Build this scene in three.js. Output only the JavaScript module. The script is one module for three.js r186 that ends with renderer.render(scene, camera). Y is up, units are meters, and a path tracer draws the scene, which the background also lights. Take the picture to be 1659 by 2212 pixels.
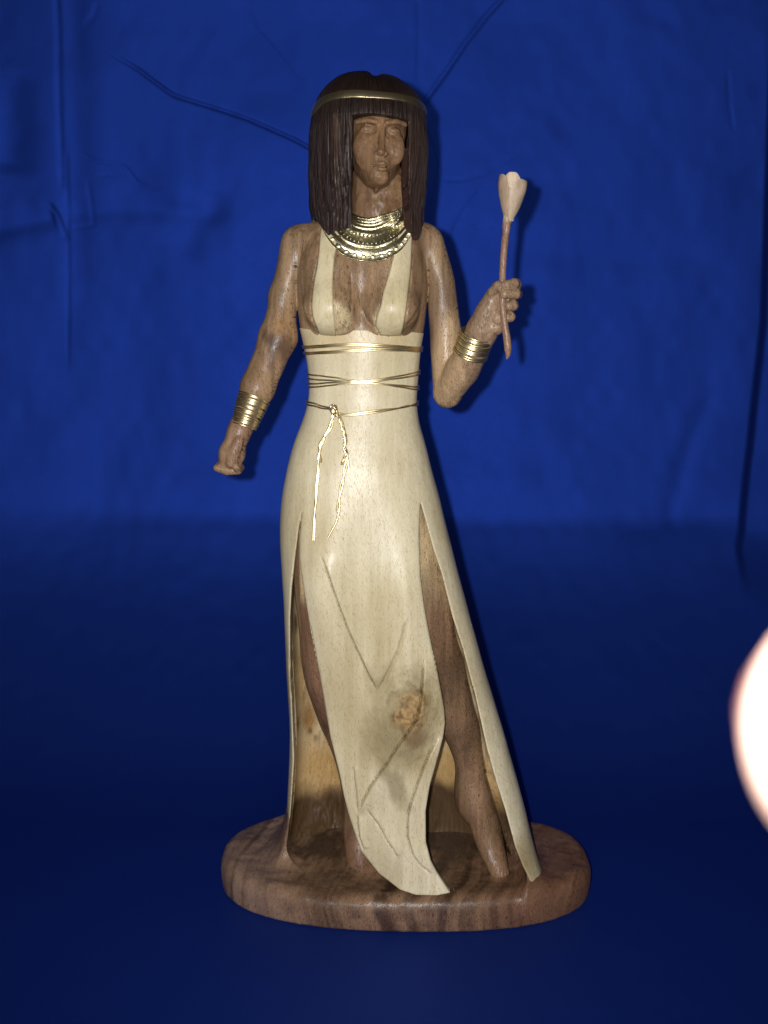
import * as THREE from 'three';
import { RectAreaLightUniformsLib } from 'three/addons/lights/RectAreaLightUniformsLib.js';

// ---------------------------------------------------------------- camera, light, exposure
const F = 2484, PITCH = 11 * Math.PI / 180, DH = 614;                 // lens in photo pixels (1659 x 2212), tilt, distance in mm
const CAM_H = DH * Math.tan(PITCH + Math.atan((1925 - 1106) / F));
const scene = new THREE.Scene();
const camera = new THREE.PerspectiveCamera(2 * Math.atan(1106 / F) * 180 / Math.PI, 3 / 4, 0.004, 20);
camera.position.set(0, CAM_H / 1000, DH / 1000);
camera.rotation.set(-PITCH, 0, 0);
camera.focus = 0.62;
camera.userData.fStop = camera.getFocalLength() / 3.0;               // the opening of a phone lens, about 3 mm
const flash = new THREE.SpotLight(0xffffff, 1.33, 0, 0.86, 0.62, 2);    // the phone's flash, left of the lens
flash.position.set(-0.018, CAM_H / 1000 + 0.008, DH / 1000 + 0.001);
flash.target.position.set(0.0, 0.31, 0);
flash.castShadow = true; flash.shadow.radius = 0.2; flash.shadow.mapSize.set(2048, 2048);
flash.shadow.camera.near = 0.01; flash.shadow.camera.far = 4; flash.shadow.bias = -0.0005;
scene.add(flash, flash.target);
RectAreaLightUniformsLib.init();
const roomLamp = new THREE.RectAreaLight(0xfff8f0, 2.7, 1.4, 1.4);     // the lit room behind the photographer, a broad dim source
roomLamp.position.set(-0.1, 0.5, 2.5); roomLamp.lookAt(0, 0.3, 0); scene.add(roomLamp);
scene.background = new THREE.Color(0.018, 0.017, 0.016);              // the dim room round the set
const renderer = new THREE.WebGLRenderer({ antialias: true });
renderer.toneMapping = THREE.LinearToneMapping;
renderer.toneMappingExposure = 1.0;
renderer.shadowMap.enabled = true;

// ---------------------------------------------------------------- small maths
const { min, max, abs, sqrt, hypot, floor, sin, cos, exp, PI } = Math;
const clamp = (x, a = 0, b = 1) => (x < a ? a : x > b ? b : x);
const ss = (a, b, x) => { const t = clamp((x - a) / (b - a)); return t * t * (3 - 2 * t); };
const lerp = (a, b, t) => a + (b - a) * t;
const smin = (a, b, k) => { const h = max(k - abs(a - b), 0) / k; return min(a, b) - h * h * k * 0.25; };
const smax = (a, b, k) => { const h = max(k - abs(a - b), 0) / k; return max(a, b) + h * h * k * 0.25; };
let seed = 7;
const rnd = () => { seed = (seed + 0x6d2b79f5) | 0; let t = Math.imul(seed ^ (seed >>> 15), 1 | seed); t = (t + Math.imul(t ^ (t >>> 7), 61 | t)) ^ t; return ((t ^ (t >>> 14)) >>> 0) / 4294967296; };
const H3 = new Float32Array(32768); for (let i = 0; i < 32768; i++) H3[i] = rnd() * 2 - 1;
const hs = (x, y, z) => H3[((x * 73 + y * 1543 + z * 10007) & 32767)];
function noise(x, y, z = 0) {                                         // value noise, -1..1
  const X = floor(x), Y = floor(y), Z = floor(z); let u = x - X, v = y - Y, w = z - Z;
  u = u * u * (3 - 2 * u); v = v * v * (3 - 2 * v); w = w * w * (3 - 2 * w);
  const a = lerp(lerp(hs(X, Y, Z), hs(X + 1, Y, Z), u), lerp(hs(X, Y + 1, Z), hs(X + 1, Y + 1, Z), u), v);
  const b = lerp(lerp(hs(X, Y, Z + 1), hs(X + 1, Y, Z + 1), u), lerp(hs(X, Y + 1, Z + 1), hs(X + 1, Y + 1, Z + 1), u), v);
  return lerp(a, b, w);
}
const fbm = (x, y, z, n = 3) => { let s = 0, a = 0.55; for (let i = 0; i < n; i++) { s += a * noise(x, y, z); x *= 2.03; y *= 2.03; z *= 2.03; a *= 0.5; } return s; };

// measuring the photograph: pixel of the 1659-wide view -> point in mm on the plane z
const cP = cos(PITCH), sP = sin(PITCH);
function at(px, py, z) { const u = (px - 829.5) / F, v = (1106 - py) / F, t = (DH - z) / (cP + v * sP); return [u * t, CAM_H + (v * cP - sP) * t, z]; }
function onY(px, py, y) { const u = (px - 829.5) / F, v = (1106 - py) / F, t = (y - CAM_H) / (v * cP - sP); return [u * t, y, DH - (cP + v * sP) * t]; }
const zoomed = (x0, y0, s) => (p) => p.map(([x, y]) => [(x0 + x / s) / 1.85172, (y0 + y / s) / 1.85172]);
const inHead = zoomed(1100, 250, 2.0737), inChest = zoomed(1100, 900, 2.37), inRArm = zoomed(1650, 620, 2.048), inLArm = zoomed(800, 1200, 2.764), inSkirt = zoomed(1050, 1600, 1.8433),
  inLL = zoomed(1050, 2500, 2.2123), inLR = zoomed(1550, 2500, 2.0114), inBase = zoomed(850, 3050, 1.0703), inFace = zoomed(1380, 440, 5.925), inHand = zoomed(1900, 1080, 5.823),
  inCollar = zoomed(1250, 780, 3.5298), inTL = zoomed(0, 0, 1.2762), inTR = zoomed(1700, 0, 1.2092);

// ---------------------------------------------------------------- solids
// a solid given by its outline, row by row: [y px, left px, right px, front depth, back depth, z centre, shear, roundness]
class Stack {
  constructor(rows, top, bottom) {
    const k = rows.map((r) => { const zc = r[5] ?? 0, a = at(r[1], r[0], zc), b = at(r[2], r[0], zc); return { y: a[1], v: [(a[0] + b[0]) / 2, (b[0] - a[0]) / 2, r[3], r[4], zc, r[6] ?? 0, r[7] ?? 2.1] }; });
    k.sort((a, b) => a.y - b.y);
    this.y0 = k[0].y - 2; this.y1 = k[k.length - 1].y + 2; this.step = 0.5;
    const n = Math.ceil((this.y1 - this.y0) / this.step) + 2; this.n = n; this.t = new Float64Array(n * 7);
    for (let i = 0; i < n; i++) {
      const y = clamp(this.y0 + i * this.step, k[0].y, k[k.length - 1].y); let j = 0; while (j < k.length - 2 && k[j + 1].y < y) j++;
      const a = k[max(j - 1, 0)], b = k[j], c = k[j + 1], d = k[min(j + 2, k.length - 1)], h = c.y - b.y, t = clamp((y - b.y) / h);
      for (let q = 0; q < 7; q++) {
        const m0 = j > 0 ? (c.v[q] - a.v[q]) / (c.y - a.y) * h : c.v[q] - b.v[q], m1 = j < k.length - 2 ? (d.v[q] - b.v[q]) / (d.y - b.y) * h : c.v[q] - b.v[q];
        const t2 = t * t, t3 = t2 * t;
        this.t[i * 7 + q] = (2 * t3 - 3 * t2 + 1) * b.v[q] + (t3 - 2 * t2 + t) * m0 + (3 * t2 - 2 * t3) * c.v[q] + (t3 - t2) * m1;
      }
    }
    this.r = new Float64Array(7); this.top = top ?? this.y1; this.bottom = bottom ?? this.y0;
  }
  row(y) { const f = clamp((y - this.y0) / this.step, 0, this.n - 1.001), i = floor(f), w = f - i, t = this.t, r = this.r; for (let q = 0; q < 7; q++) r[q] = t[i * 7 + q] * (1 - w) + t[i * 7 + 7 + q] * w; return r; }
  side(x, y, z) {                                                     // distance without the end caps
    const r = this.row(y), dx = x - r[0], zz = z - r[4] - r[5] * dx, hz = zz > 0 ? r[2] : r[3], p = r[6], X = abs(dx) / r[1], Z = abs(zz) / hz;
    const f = Math.pow(Math.pow(X, p) + Math.pow(Z, p), 1 / p); if (f < 0.05) return -min(r[1], hz) * 0.95;
    const g = hypot(Math.pow(X / f, p - 1) / r[1], Math.pow(Z / f, p - 1) / hz);
    return (f - 1) / g;
  }
  d(x, y, z, k = 2) { return smax(this.side(x, y, z), max(y - this.top, this.bottom - y), k); }
  front(x, y) { const r = this.row(y), X = min(abs(x - r[0]) / r[1], 0.999); return r[4] + r[5] * (x - r[0]) + r[2] * Math.pow(1 - Math.pow(X, r[6]), 1 / r[6]); }
  ring(a, y, out = 0) {                                               // point of the outline at angle a (0 = right, PI/2 = front)
    const r = this.row(y), p = r[6], c = cos(a), s = sin(a), X = Math.sign(c) * Math.pow(abs(c), 2 / p), Z = Math.sign(s) * Math.pow(abs(s), 2 / p), x = (r[1] + out) * X;
    return [r[0] + x, y, r[4] + r[5] * x + ((s > 0 ? r[2] : r[3]) + out) * Z];
  }
  seen(px, py, z = 25) { let p; for (let i = 0; i < 6; i++) { p = at(px, py, z); z = lerp(z, this.front(p[0], p[1]), 0.8); } return at(px, py, z); }
}
function cone(x, y, z, a, b, ra, rb) {                                // tapered capsule
  const bx = b[0] - a[0], by = b[1] - a[1], bz = b[2] - a[2], px = x - a[0], py = y - a[1], pz = z - a[2], t = clamp((px * bx + py * by + pz * bz) / (bx * bx + by * by + bz * bz));
  return hypot(px - bx * t, py - by * t, pz - bz * t) - lerp(ra, rb, t);
}
function ball(x, y, z, c, rx, ry, rz) { const a = (x - c[0]) / rx, b = (y - c[1]) / ry, e = (z - c[2]) / rz, k0 = hypot(a, b, e), k1 = hypot(a / rx, b / ry, e / rz); return k1 < 1e-6 ? -min(rx, ry, rz) : k0 * (k0 - 1) / k1; }
class Grid {                                                          // a field over x, y in mm
  constructor(x0, y0, x1, y1, h) { Object.assign(this, { x0, y0, h }); this.w = Math.ceil((x1 - x0) / h) + 1; this.n = Math.ceil((y1 - y0) / h) + 1; this.a = new Float32Array(this.w * this.n); }
  at(x, y) { const f = clamp((x - this.x0) / this.h, 0, this.w - 1.001), g = clamp((y - this.y0) / this.h, 0, this.n - 1.001), i = floor(f), j = floor(g), u = f - i, v = g - j, o = j * this.w + i, a = this.a, w = this.w; return (a[o] * (1 - u) + a[o + 1] * u) * (1 - v) + (a[o + w] * (1 - u) + a[o + w + 1] * u) * v; }
  line(P, reach, fn) {                                                // fn(old, distance, signed distance, run 0..1) near a polyline
    let L = 0; const s = [0]; for (let i = 1; i < P.length; i++) s.push(L += hypot(P[i][0] - P[i - 1][0], P[i][1] - P[i - 1][1]));
    const xs = P.map((p) => p[0]), ys = P.map((p) => p[1]);
    const i0 = max(0, floor((min(...xs) - reach - this.x0) / this.h)), i1 = min(this.w - 1, Math.ceil((max(...xs) + reach - this.x0) / this.h)), j0 = max(0, floor((min(...ys) - reach - this.y0) / this.h)), j1 = min(this.n - 1, Math.ceil((max(...ys) + reach - this.y0) / this.h));
    for (let j = j0; j <= j1; j++) for (let i = i0; i <= i1; i++) {
      const x = this.x0 + i * this.h, y = this.y0 + j * this.h; let bd = 1e9, sg = 1, run = 0;
      for (let q = 1; q < P.length; q++) {
        const ax = P[q - 1][0], ay = P[q - 1][1], bx = P[q][0] - ax, by = P[q][1] - ay, t = clamp(((x - ax) * bx + (y - ay) * by) / (bx * bx + by * by)), d = hypot(x - ax - bx * t, y - ay - by * t);
        if (d < bd) { bd = d; sg = bx * (y - ay) - by * (x - ax) > 0 ? 1 : -1; run = (s[q - 1] + t * (s[q] - s[q - 1])) / L; }
      }
      if (bd < reach) { const o = j * this.w + i; this.a[o] = fn(this.a[o], bd, bd * sg, run); }
    }
  }
}
function polygon(P, h = 0.5, pad = 12) {                              // signed distance to a polygon, negative inside
  const xs = P.map((p) => p[0]), ys = P.map((p) => p[1]), g = new Grid(min(...xs) - pad, min(...ys) - pad, max(...xs) + pad, max(...ys) + pad, h), n = P.length;
  for (let j = 0; j < g.n; j++) for (let i = 0; i < g.w; i++) {
    const x = g.x0 + i * h, y = g.y0 + j * h; let d = 1e9, ins = false;
    for (let q = 0, r = n - 1; q < n; r = q++) {
      const ax = P[r][0], ay = P[r][1], bx = P[q][0] - ax, by = P[q][1] - ay, t = clamp(((x - ax) * bx + (y - ay) * by) / (bx * bx + by * by + 1e-9)), e = (x - ax - bx * t) ** 2 + (y - ay - by * t) ** 2;
      if (e < d) d = e;
      if ((P[q][1] > y) !== (P[r][1] > y) && x < (P[r][0] - P[q][0]) * (y - P[q][1]) / (P[r][1] - P[q][1]) + P[q][0]) ins = !ins;
    }
    g.a[j * g.w + i] = ins ? -sqrt(d) : sqrt(d);
  }
  return (x, y) => g.at(x, y);
}

// the skin of a solid: surface nets on a sparse grid, each vertex then moved onto the surface; mm in, metres out
function carve(f, lo, hi, h, look) {
  const N = [0, 1, 2].map((k) => Math.ceil((hi[k] - lo[k]) / h / 16) * 16 + 1), [nx, ny, nz] = N, sy = nx, sz = nx * ny;
  const V = new Float32Array(nx * ny * nz).fill(NaN), id = new Map(), pos = [], cells = [];
  const get = (i, j, k) => { const o = i + j * sy + k * sz; let v = V[o]; if (v !== v) V[o] = v = f(lo[0] + i * h, lo[1] + j * h, lo[2] + k * h); return v; };
  const near = (i, j, k, n) => abs(f(lo[0] + (i + n / 2) * h, lo[1] + (j + n / 2) * h, lo[2] + (k + n / 2) * h)) < n * h * 0.87 * 1.5 + h * 0.5;
  for (let K = 0; K < nz - 1; K += 16) for (let J = 0; J < ny - 1; J += 16) for (let I = 0; I < nx - 1; I += 16) {
    if (!near(I, J, K, 16)) continue;
    for (let kk = K; kk < K + 16; kk += 4) for (let jj = J; jj < J + 16; jj += 4) for (let ii = I; ii < I + 16; ii += 4) {
      if (!near(ii, jj, kk, 4)) continue;
      for (let k = kk; k < kk + 4; k++) for (let j = jj; j < jj + 4; j++) for (let i = ii; i < ii + 4; i++) {
        let m = 0, c = 0, X = 0, Y = 0, Z = 0; const v = [];
        for (let q = 0; q < 8; q++) { const w = get(i + (q & 1), j + (q >> 1 & 1), k + (q >> 2)); v.push(w); if (w < 0) m |= 1 << q; }
        if (m === 0 || m === 255) continue;
        for (let a = 0; a < 8; a++) for (let b = 1; b < 8; b <<= 1) if (!(a & b)) { const e = a | b; if ((v[a] < 0) !== (v[e] < 0)) { const t = v[a] / (v[a] - v[e]); X += (a & 1) + (b === 1 ? t : 0); Y += (a >> 1 & 1) + (b === 2 ? t : 0); Z += (a >> 2) + (b === 4 ? t : 0); c++; } }
        id.set(i + j * sy + k * sz, pos.length / 3); cells.push(i, j, k); pos.push(lo[0] + (i + X / c) * h, lo[1] + (j + Y / c) * h, lo[2] + (k + Z / c) * h);
      }
    }
  }
  const index = [];
  const quad = (a, b, c, d, flip) => { if (a === undefined || b === undefined || c === undefined || d === undefined) return; if (flip) index.push(a, c, b, a, d, c); else index.push(a, b, c, a, c, d); };
  for (let q = 0; q < cells.length; q += 3) {
    const i = cells[q], j = cells[q + 1], k = cells[q + 2], o = i + j * sy + k * sz, s = V[o] < 0;
    if (j > 0 && k > 0 && s !== V[o + 1] < 0) quad(id.get(o - sy - sz), id.get(o - sz), id.get(o), id.get(o - sy), !s);
    if (i > 0 && k > 0 && s !== V[o + sy] < 0) quad(id.get(o - 1 - sz), id.get(o - 1), id.get(o), id.get(o - sz), !s);
    if (i > 0 && j > 0 && s !== V[o + sz] < 0) quad(id.get(o - 1 - sy), id.get(o - sy), id.get(o), id.get(o - 1), !s);
  }
  const n = pos.length / 3, P = new Float32Array(n * 3), M = new Float32Array(n * 3), C = new Float32Array(n * 3), U = new Float32Array(n * 2);
  for (let q = 0; q < n; q++) {
    let x = pos[q * 3], y = pos[q * 3 + 1], z = pos[q * 3 + 2], gx, gy, gz; const e = 0.06;
    for (let it = 0; it < 3; it++) {
      const d = f(x, y, z), ee = it < 2 ? e : 0.14; gx = (f(x + ee, y, z) - d) / ee; gy = (f(x, y + ee, z) - d) / ee; gz = (f(x, y, z + ee) - d) / ee;
      if (it < 2) { const s = clamp(d / max(gx * gx + gy * gy + gz * gz, 0.05), -h * 0.6, h * 0.6); x -= gx * s; y -= gy * s; z -= gz * s; }
    }
    const l = hypot(gx, gy, gz) || 1; gx /= l; gy /= l; gz /= l;
    P[q * 3] = x / 1000; P[q * 3 + 1] = y / 1000; P[q * 3 + 2] = z / 1000; M[q * 3] = gx; M[q * 3 + 1] = gy; M[q * 3 + 2] = gz;
    const r = look(x, y, z, gx, gy, gz); C[q * 3] = r[0]; C[q * 3 + 1] = r[1]; C[q * 3 + 2] = r[2]; U[q * 2] = r[3]; U[q * 2 + 1] = r[4];
  }
  const g = new THREE.BufferGeometry();
  g.setAttribute('position', new THREE.BufferAttribute(P, 3)); g.setAttribute('normal', new THREE.BufferAttribute(M, 3)); g.setAttribute('color', new THREE.BufferAttribute(C, 3)); g.setAttribute('uv', new THREE.BufferAttribute(U, 2));
  g.setIndex(index);
  return g;
}

// ---------------------------------------------------------------- materials
function canvasTile(n, draw, srgb) {
  const c = document.createElement('canvas'); c.width = c.height = n; const g = c.getContext('2d'); draw(g, n);
  const t = new THREE.CanvasTexture(c); t.wrapS = t.wrapT = THREE.RepeatWrapping; if (srgb) t.colorSpace = THREE.SRGBColorSpace; return t;
}
// wood: short open pores along the grain, in a tile of 40 mm
function poreTiles(count, dark) {
  const dashes = []; for (let i = 0; i < count; i++) dashes.push([rnd(), rnd(), (0.35 + rnd() * rnd() * 1.7) / 40, (0.06 + rnd() * 0.08) / 40, 0.25 + rnd() * 0.75, (rnd() - 0.5) * 0.06]);
  const draw = (bg, ink, hair) => (g, n) => {
    g.fillStyle = bg; g.fillRect(0, 0, n, n);
    for (let i = 0; i < 9000; i++) { const v = rnd() < 0.5 ? 0 : 255; g.strokeStyle = `rgba(${v},${v},${v},${hair * rnd()})`; g.lineWidth = 0.6 + rnd(); const x = rnd() * n, y = rnd() * n, l = 4 + rnd() * 60; g.beginPath(); g.moveTo(x, y); g.lineTo(x + (rnd() - 0.5) * 2, y + l); g.stroke(); }
    for (const [x, y, l, w, a, s] of dashes) for (const ox of [0, -1, 1]) for (const oy of [0, -1]) {
      g.strokeStyle = ink(a); g.lineWidth = w * n; g.lineCap = 'round'; g.beginPath(); g.moveTo((x + ox) * n, (y + oy) * n); g.lineTo((x + ox + s * l) * n, (y + oy + l) * n); g.stroke();
    }
  };
  return [canvasTile(1024, draw('#ffffff', (a) => `rgba(${dark},${a})`, 0.09), true), canvasTile(1024, draw('#a0a0a0', (a) => `rgba(0,0,0,${a})`, 0.22), false)];
}
const [poreMap, poreBump] = poreTiles(2300, '98,60,40');
const [fineMap, fineBump] = poreTiles(1300, '205,172,125');
const wood = (o) => new THREE.MeshPhysicalMaterial({ vertexColors: true, ...o });
const skinWood = wood({ name: 'brown_wood', map: poreMap, bumpMap: poreBump, bumpScale: 0.00012, roughness: 0.35, specularIntensity: 0.5 });
const creamWood = wood({ name: 'cream_wood', map: fineMap, bumpMap: fineBump, bumpScale: 0.00006, roughness: 0.36, specularIntensity: 0.6 });
const [strandMap, strandBump] = (() => {
  const rows = []; for (let i = 0; i < 700; i++) rows.push([rnd(), rnd(), 0.05 + rnd() * 0.5, 1 + rnd() * 3, rnd(), rnd() < 0.55]);
  const draw = (bg, amt) => (g, n) => { g.fillStyle = bg; g.fillRect(0, 0, n, n); for (const [x, y, l, w, a, dk] of rows) for (const oy of [0, -1]) { g.strokeStyle = dk ? `rgba(0,0,0,${a * amt})` : `rgba(255,255,255,${a * amt})`; g.lineWidth = w; g.beginPath(); g.moveTo(x * n, (y + oy) * n); g.bezierCurveTo(x * n + 2, (y + oy + l / 3) * n, x * n - 2, (y + oy + l * 0.66) * n, x * n + 1, (y + oy + l) * n); g.stroke(); } };
  return [canvasTile(1024, draw('#b4b4b4', 0.45), true), canvasTile(1024, draw('#808080', 0.9), false)];
})();
const hairWood = wood({ name: 'dark_wood', map: strandMap, bumpMap: strandBump, bumpScale: 0.0006, roughness: 0.42, specularIntensity: 0.5 });
const gold = new THREE.MeshPhysicalMaterial({ name: 'brass', color: new THREE.Color(0.8, 0.68, 0.42), metalness: 1, roughness: 0.34 });
const brassSheet = new THREE.MeshPhysicalMaterial({ name: 'brass_sheet', color: new THREE.Color(0.7, 0.63, 0.41), metalness: 1, roughness: 0.32, bumpMap: fineBump, bumpScale: 0.0002 });

// ---------------------------------------------------------------- the carved figure, in mm
const figure = new Stack([
  [466, 715, 885, 9, 12], [480, 674, 914, 11, 14], [500, 648, 934, 13.5, 16], [530, 640, 933, 16, 18], [560, 636, 930, 17, 19], [600, 636, 928, 18, 19.5], [650, 640, 924, 18.5, 20], [700, 646, 919, 19, 19.5],
  [750, 657, 910, 19.5, 18.5], [800, 665, 905, 19.5, 18], [840, 667, 902, 19.5, 18, 0, 0, 2.2], [870, 664, 901, 20, 19, 0, 0, 2.2], [911, 652, 906, 22, 22, 0, 0, 2.2], [952, 636, 917, 24.5, 26, 0, 0, 2.2], [1010, 621, 932, 27.5, 31, 0, 0, 2.3],
  [1084, 609, 952, 29.5, 34, 0, 0, 2.3], [1157, 607, 970, 30.5, 34, 0, 0, 2.35], [1230, 611, 988, 31.5, 33, 0, 0.02, 2.4], [1304, 615, 1008, 32, 32, 0, 0.03, 2.4], [1450, 618, 1049, 33, 31, 0, 0.07, 2.4], [1594, 624, 1092, 35, 31, 0, 0.12, 2.4],
  [1716, 619, 1126, 37, 33, 0, 0.16, 2.4], [1790, 613, 1144, 38.5, 36, 0, 0.18, 2.4], [1838, 605, 1156, 39.5, 38, 0, 0.2, 2.4], [1900, 596, 1166, 40, 40, 0, 0.2, 2.4], [1960, 590, 1172, 40, 40, 0, 0.2, 2.4],
]);
const onFig = (P) => P.map(([x, y]) => figure.seen(x, y));
const edgeFlapL = [...inSkirt([[290, 830], [268, 960], [240, 1180], [218, 1380], [205, 1600], [205, 1900], [212, 2200]]), ...inLL([[240, 300], [255, 500], [265, 800], [272, 1000], [280, 1200], [268, 1400], [255, 1600], [235, 1800], [215, 1950]])];
const edgeFlapR = [...inSkirt([[1165, 760], [1260, 1100], [1320, 1280], [1400, 1600], [1480, 1850], [1560, 2160]]), ...inLR([[690, 500], [745, 750], [800, 1000], [870, 1250], [950, 1500], [1030, 1800], [1090, 1950], [1150, 2060]])];
const edgePanelL = [...inSkirt([[290, 830], [275, 1000], [272, 1150], [285, 1250], [310, 1400], [365, 1750], [410, 2000]]), ...inLL([[430, 0], [515, 500], [600, 1000], [675, 1300], [715, 1500], [760, 1680], [800, 1800], [870, 2000], [1030, 2200]]), ...inBase([[800, 540], [870, 562], [960, 565], [1035, 552]])];
const edgePanelR = [...inLR([[500, 2150], [400, 2000], [350, 1900], [310, 1750], [308, 1500], [340, 1300], [395, 1100], [450, 900], [465, 790], [458, 680], [425, 500], [370, 200], [340, 0]]), ...inSkirt([[1285, 2000], [1225, 1700], [1190, 1500], [1165, 1300], [1155, 1000], [1160, 850], [1165, 760]])];
const down = (P, dx = 0) => { const l = P[P.length - 1]; return [...P, [l[0] + dx, -15, 0]]; };
const flapL = down(onFig(edgeFlapL), -3), flapR = down(onFig(edgeFlapR), 4), panelEdge = [...onFig(edgePanelL), ...onFig(edgePanelR)];
const hollow2 = polygon([...flapL, ...flapR.slice().reverse()]);
const panel2 = polygon([...panelEdge, [panelEdge[panelEdge.length - 1][0], 235], [panelEdge[0][0], 235]]);
const strapL = polygon(inChest([[445, -60], [420, 50], [412, 250], [395, 400], [370, 520], [355, 650], [350, 780], [360, 870], [388, 950], [415, 1040], [500, 1050], [575, 1050], [572, 930], [566, 800], [556, 690], [550, 600], [553, 450], [565, 300], [590, 150], [620, -60]]).map(([x, y]) => at(x, y, 22)), 0.3);
const strapR = polygon(inChest([[1300, -60], [1305, 130], [1300, 250], [1285, 480], [1270, 600], [1250, 750], [1235, 850], [1215, 970], [1195, 1050], [1080, 1055], [1000, 1045], [955, 960], [965, 870], [1000, 770], [1024, 640], [1056, 540], [1090, 430], [1115, 330], [1150, 220], [1180, -60]]).map(([x, y]) => at(x, y, 22)), 0.3);
const bustLine = inChest([[180, 975], [260, 987], [420, 1000], [600, 994], [720, 987], [850, 990], [980, 1004], [1080, 1010], [1220, 1002], [1340, 1022], [1480, 1040]]).map(([x, y]) => at(x, y, 17));
const bustY = (x) => { let i = 1; while (i < bustLine.length - 1 && bustLine[i][0] < x) i++; const a = bustLine[i - 1], b = bustLine[i]; return lerp(a[1], b[1], clamp((x - a[0]) / (b[0] - a[0]))); };

// carved lines of the dress and the chest: a groove, and the cloth on one side raised
const relief = new Grid(-80, 0, 110, 380, 0.3);
const fold = (P, depth, width, raise, reach, side = 1) => relief.line(P, 14, (v, d, s, run) => { const fade = ss(0, 0.16, run) * ss(0, 0.1, 1 - run); return v + fade * (-depth * exp(-((d / width) ** 2)) + (s * side > 0 ? 1.35 * raise * exp(-((d / reach) ** 2)) : -raise * 0.25 * exp(-((d / reach) ** 2)))); });
const F1 = onFig(inSkirt([[425, 1110], [470, 1220], [540, 1430], [620, 1660], [700, 1850], [780, 2020], [850, 2150]]));
fold(F1, 1.4, 0.55, 1.3, 6, 1);
fold(onFig(inSkirt([[850, 2150], [900, 2060], [940, 1980], [1000, 1850], [1040, 1720], [1065, 1600]])), 1.2, 1.0, 0.25, 5, 1);
fold(onFig([...inSkirt([[1190, 1850]]), ...inLR([[295, 210], [285, 400], [270, 600], [240, 750], [150, 880], [60, 1010], [0, 1110]]), ...inLL([[960, 1430], [890, 1560], [850, 1670]])]), 1.4, 0.55, 1.5, 7, 1);
fold(onFig(inLL([[850, 1670], [836, 1600], [828, 1500], [815, 1380], [800, 1250]])), 1.1, 0.6, 0.4, 4, -1);
fold(onFig(inLL([[845, 1670], [842, 1760], [860, 1880], [900, 1990]])), 0.9, 0.5, 0.6, 3, 1);
fold(onFig(inLR([[430, 880], [340, 1020], [270, 1200], [210, 1370], [170, 1500], [160, 1600], [165, 1700], [200, 1830], [260, 1920], [340, 1990], [375, 2012]])), 1.3, 0.55, 1.4, 6, 1);
fold(onFig(inLL([[905, 1600], [960, 1680], [1030, 1770], [1100, 1900], [1160, 1980], [1200, 2060]])), 0.8, 0.6, 0.6, 4, 1);
fold(onFig(inChest([[255, 730], [275, 800], [320, 890], [385, 980]])), 0.5, 0.7, 0.5, 4, 1);
fold(onFig(inChest([[1375, 740], [1330, 830], [1290, 890], [1235, 950]])), 0.5, 0.7, 0.5, 4, -1);
fold(onFig(inChest([[715, 430], [720, 600], [728, 700], [715, 850]])), 0.5, 0.7, 0.3, 4, -1);
fold(onFig(inChest([[800, 640], [830, 780], [880, 900], [950, 970]])), 0.45, 0.7, 0.3, 4, 1);
// soft swells: the knee under the cloth, the belly, the billows
const swell = (px, py, a, rx, ry) => { const c = figure.seen(px, py); relief.line([[c[0] - 0.01, c[1]], [c[0] + 0.01, c[1]]], max(rx, ry) * 2.2, (v) => v); const g = relief; for (let j = 0; j < g.n; j++) for (let i = 0; i < g.w; i++) { const u = (g.x0 + i * g.h - c[0]) / rx, w = (g.y0 + j * g.h - c[1]) / ry, e = u * u + w * w; if (e < 7) g.a[j * g.w + i] += a * exp(-e); } };
swell(692, 1262, 4.6, 16, 36); swell(878, 1285, 3.6, 12, 38); swell(790, 900, 0.6, 14, 14); swell(800, 1640, -1.6, 10, 20); swell(900, 1560, 1.4, 12, 20); swell(845, 1840, 1.5, 14, 14); swell(780, 1420, -1.0, 9, 22);
const ripple = (x, y, z) => noise(x * 0.09, y * 0.05, z * 0.07) * 0.35 + noise(x * 0.3 + 9, y * 0.16, z * 0.3) * 0.1;
const faceOn = (z) => ss(-4, 8, z);

const SHEET = 4.2;
function figureFront(x, y, z) { return figure.side(x, y, z) - (z > -4 ? relief.at(x, y) * faceOn(z) : 0); }
const hollowBack = (x, y) => lerp(-26, -14, ss(40, 190, y)) + 25 * ss(2, 9, x - 0.5 - legR.row(y)[0]) * (x > 10 ? 1 : 0);
function hollow(x, y, z) { if (y > 245) return 20; const fs = figure.side(x, y, z), q = figure.row(y), open = z - q[4] - q[5] * (x - q[0]); return smax(max(hollow2(x, y), fs + 4 - 16 * ss(0, 8, open)), hollowBack(x, y) - 2.2 * noise(x * 0.1, y * 0.05) - 0.9 * noise(x * 0.27, y * 0.1) - 0.45 * noise(x * 0.7, y * 0.22, 4) - z, 6); }
function dressD(x, y, z) {
  if (y > 340) return y - 330;
  const s = figureFront(x, y, z) - ripple(x, y, z) * 0.5;
  const fl = y < 50 ? 2.4 * exp(-(((y - 15) / 9) ** 2)) : 0;
  let d = smax(s - fl, -hollow(x, y, z) - 0.5 * fl, 1.4);
  if (y < 240) d = min(d, smax(smax(s - fl, -(s + SHEET + fl), 1.2), panel2(x, y) - 0.15 * fl, 1.3));
  return smax(smax(d, y - bustY(x), 0.6), 6 - y, 0.5);
}

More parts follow.
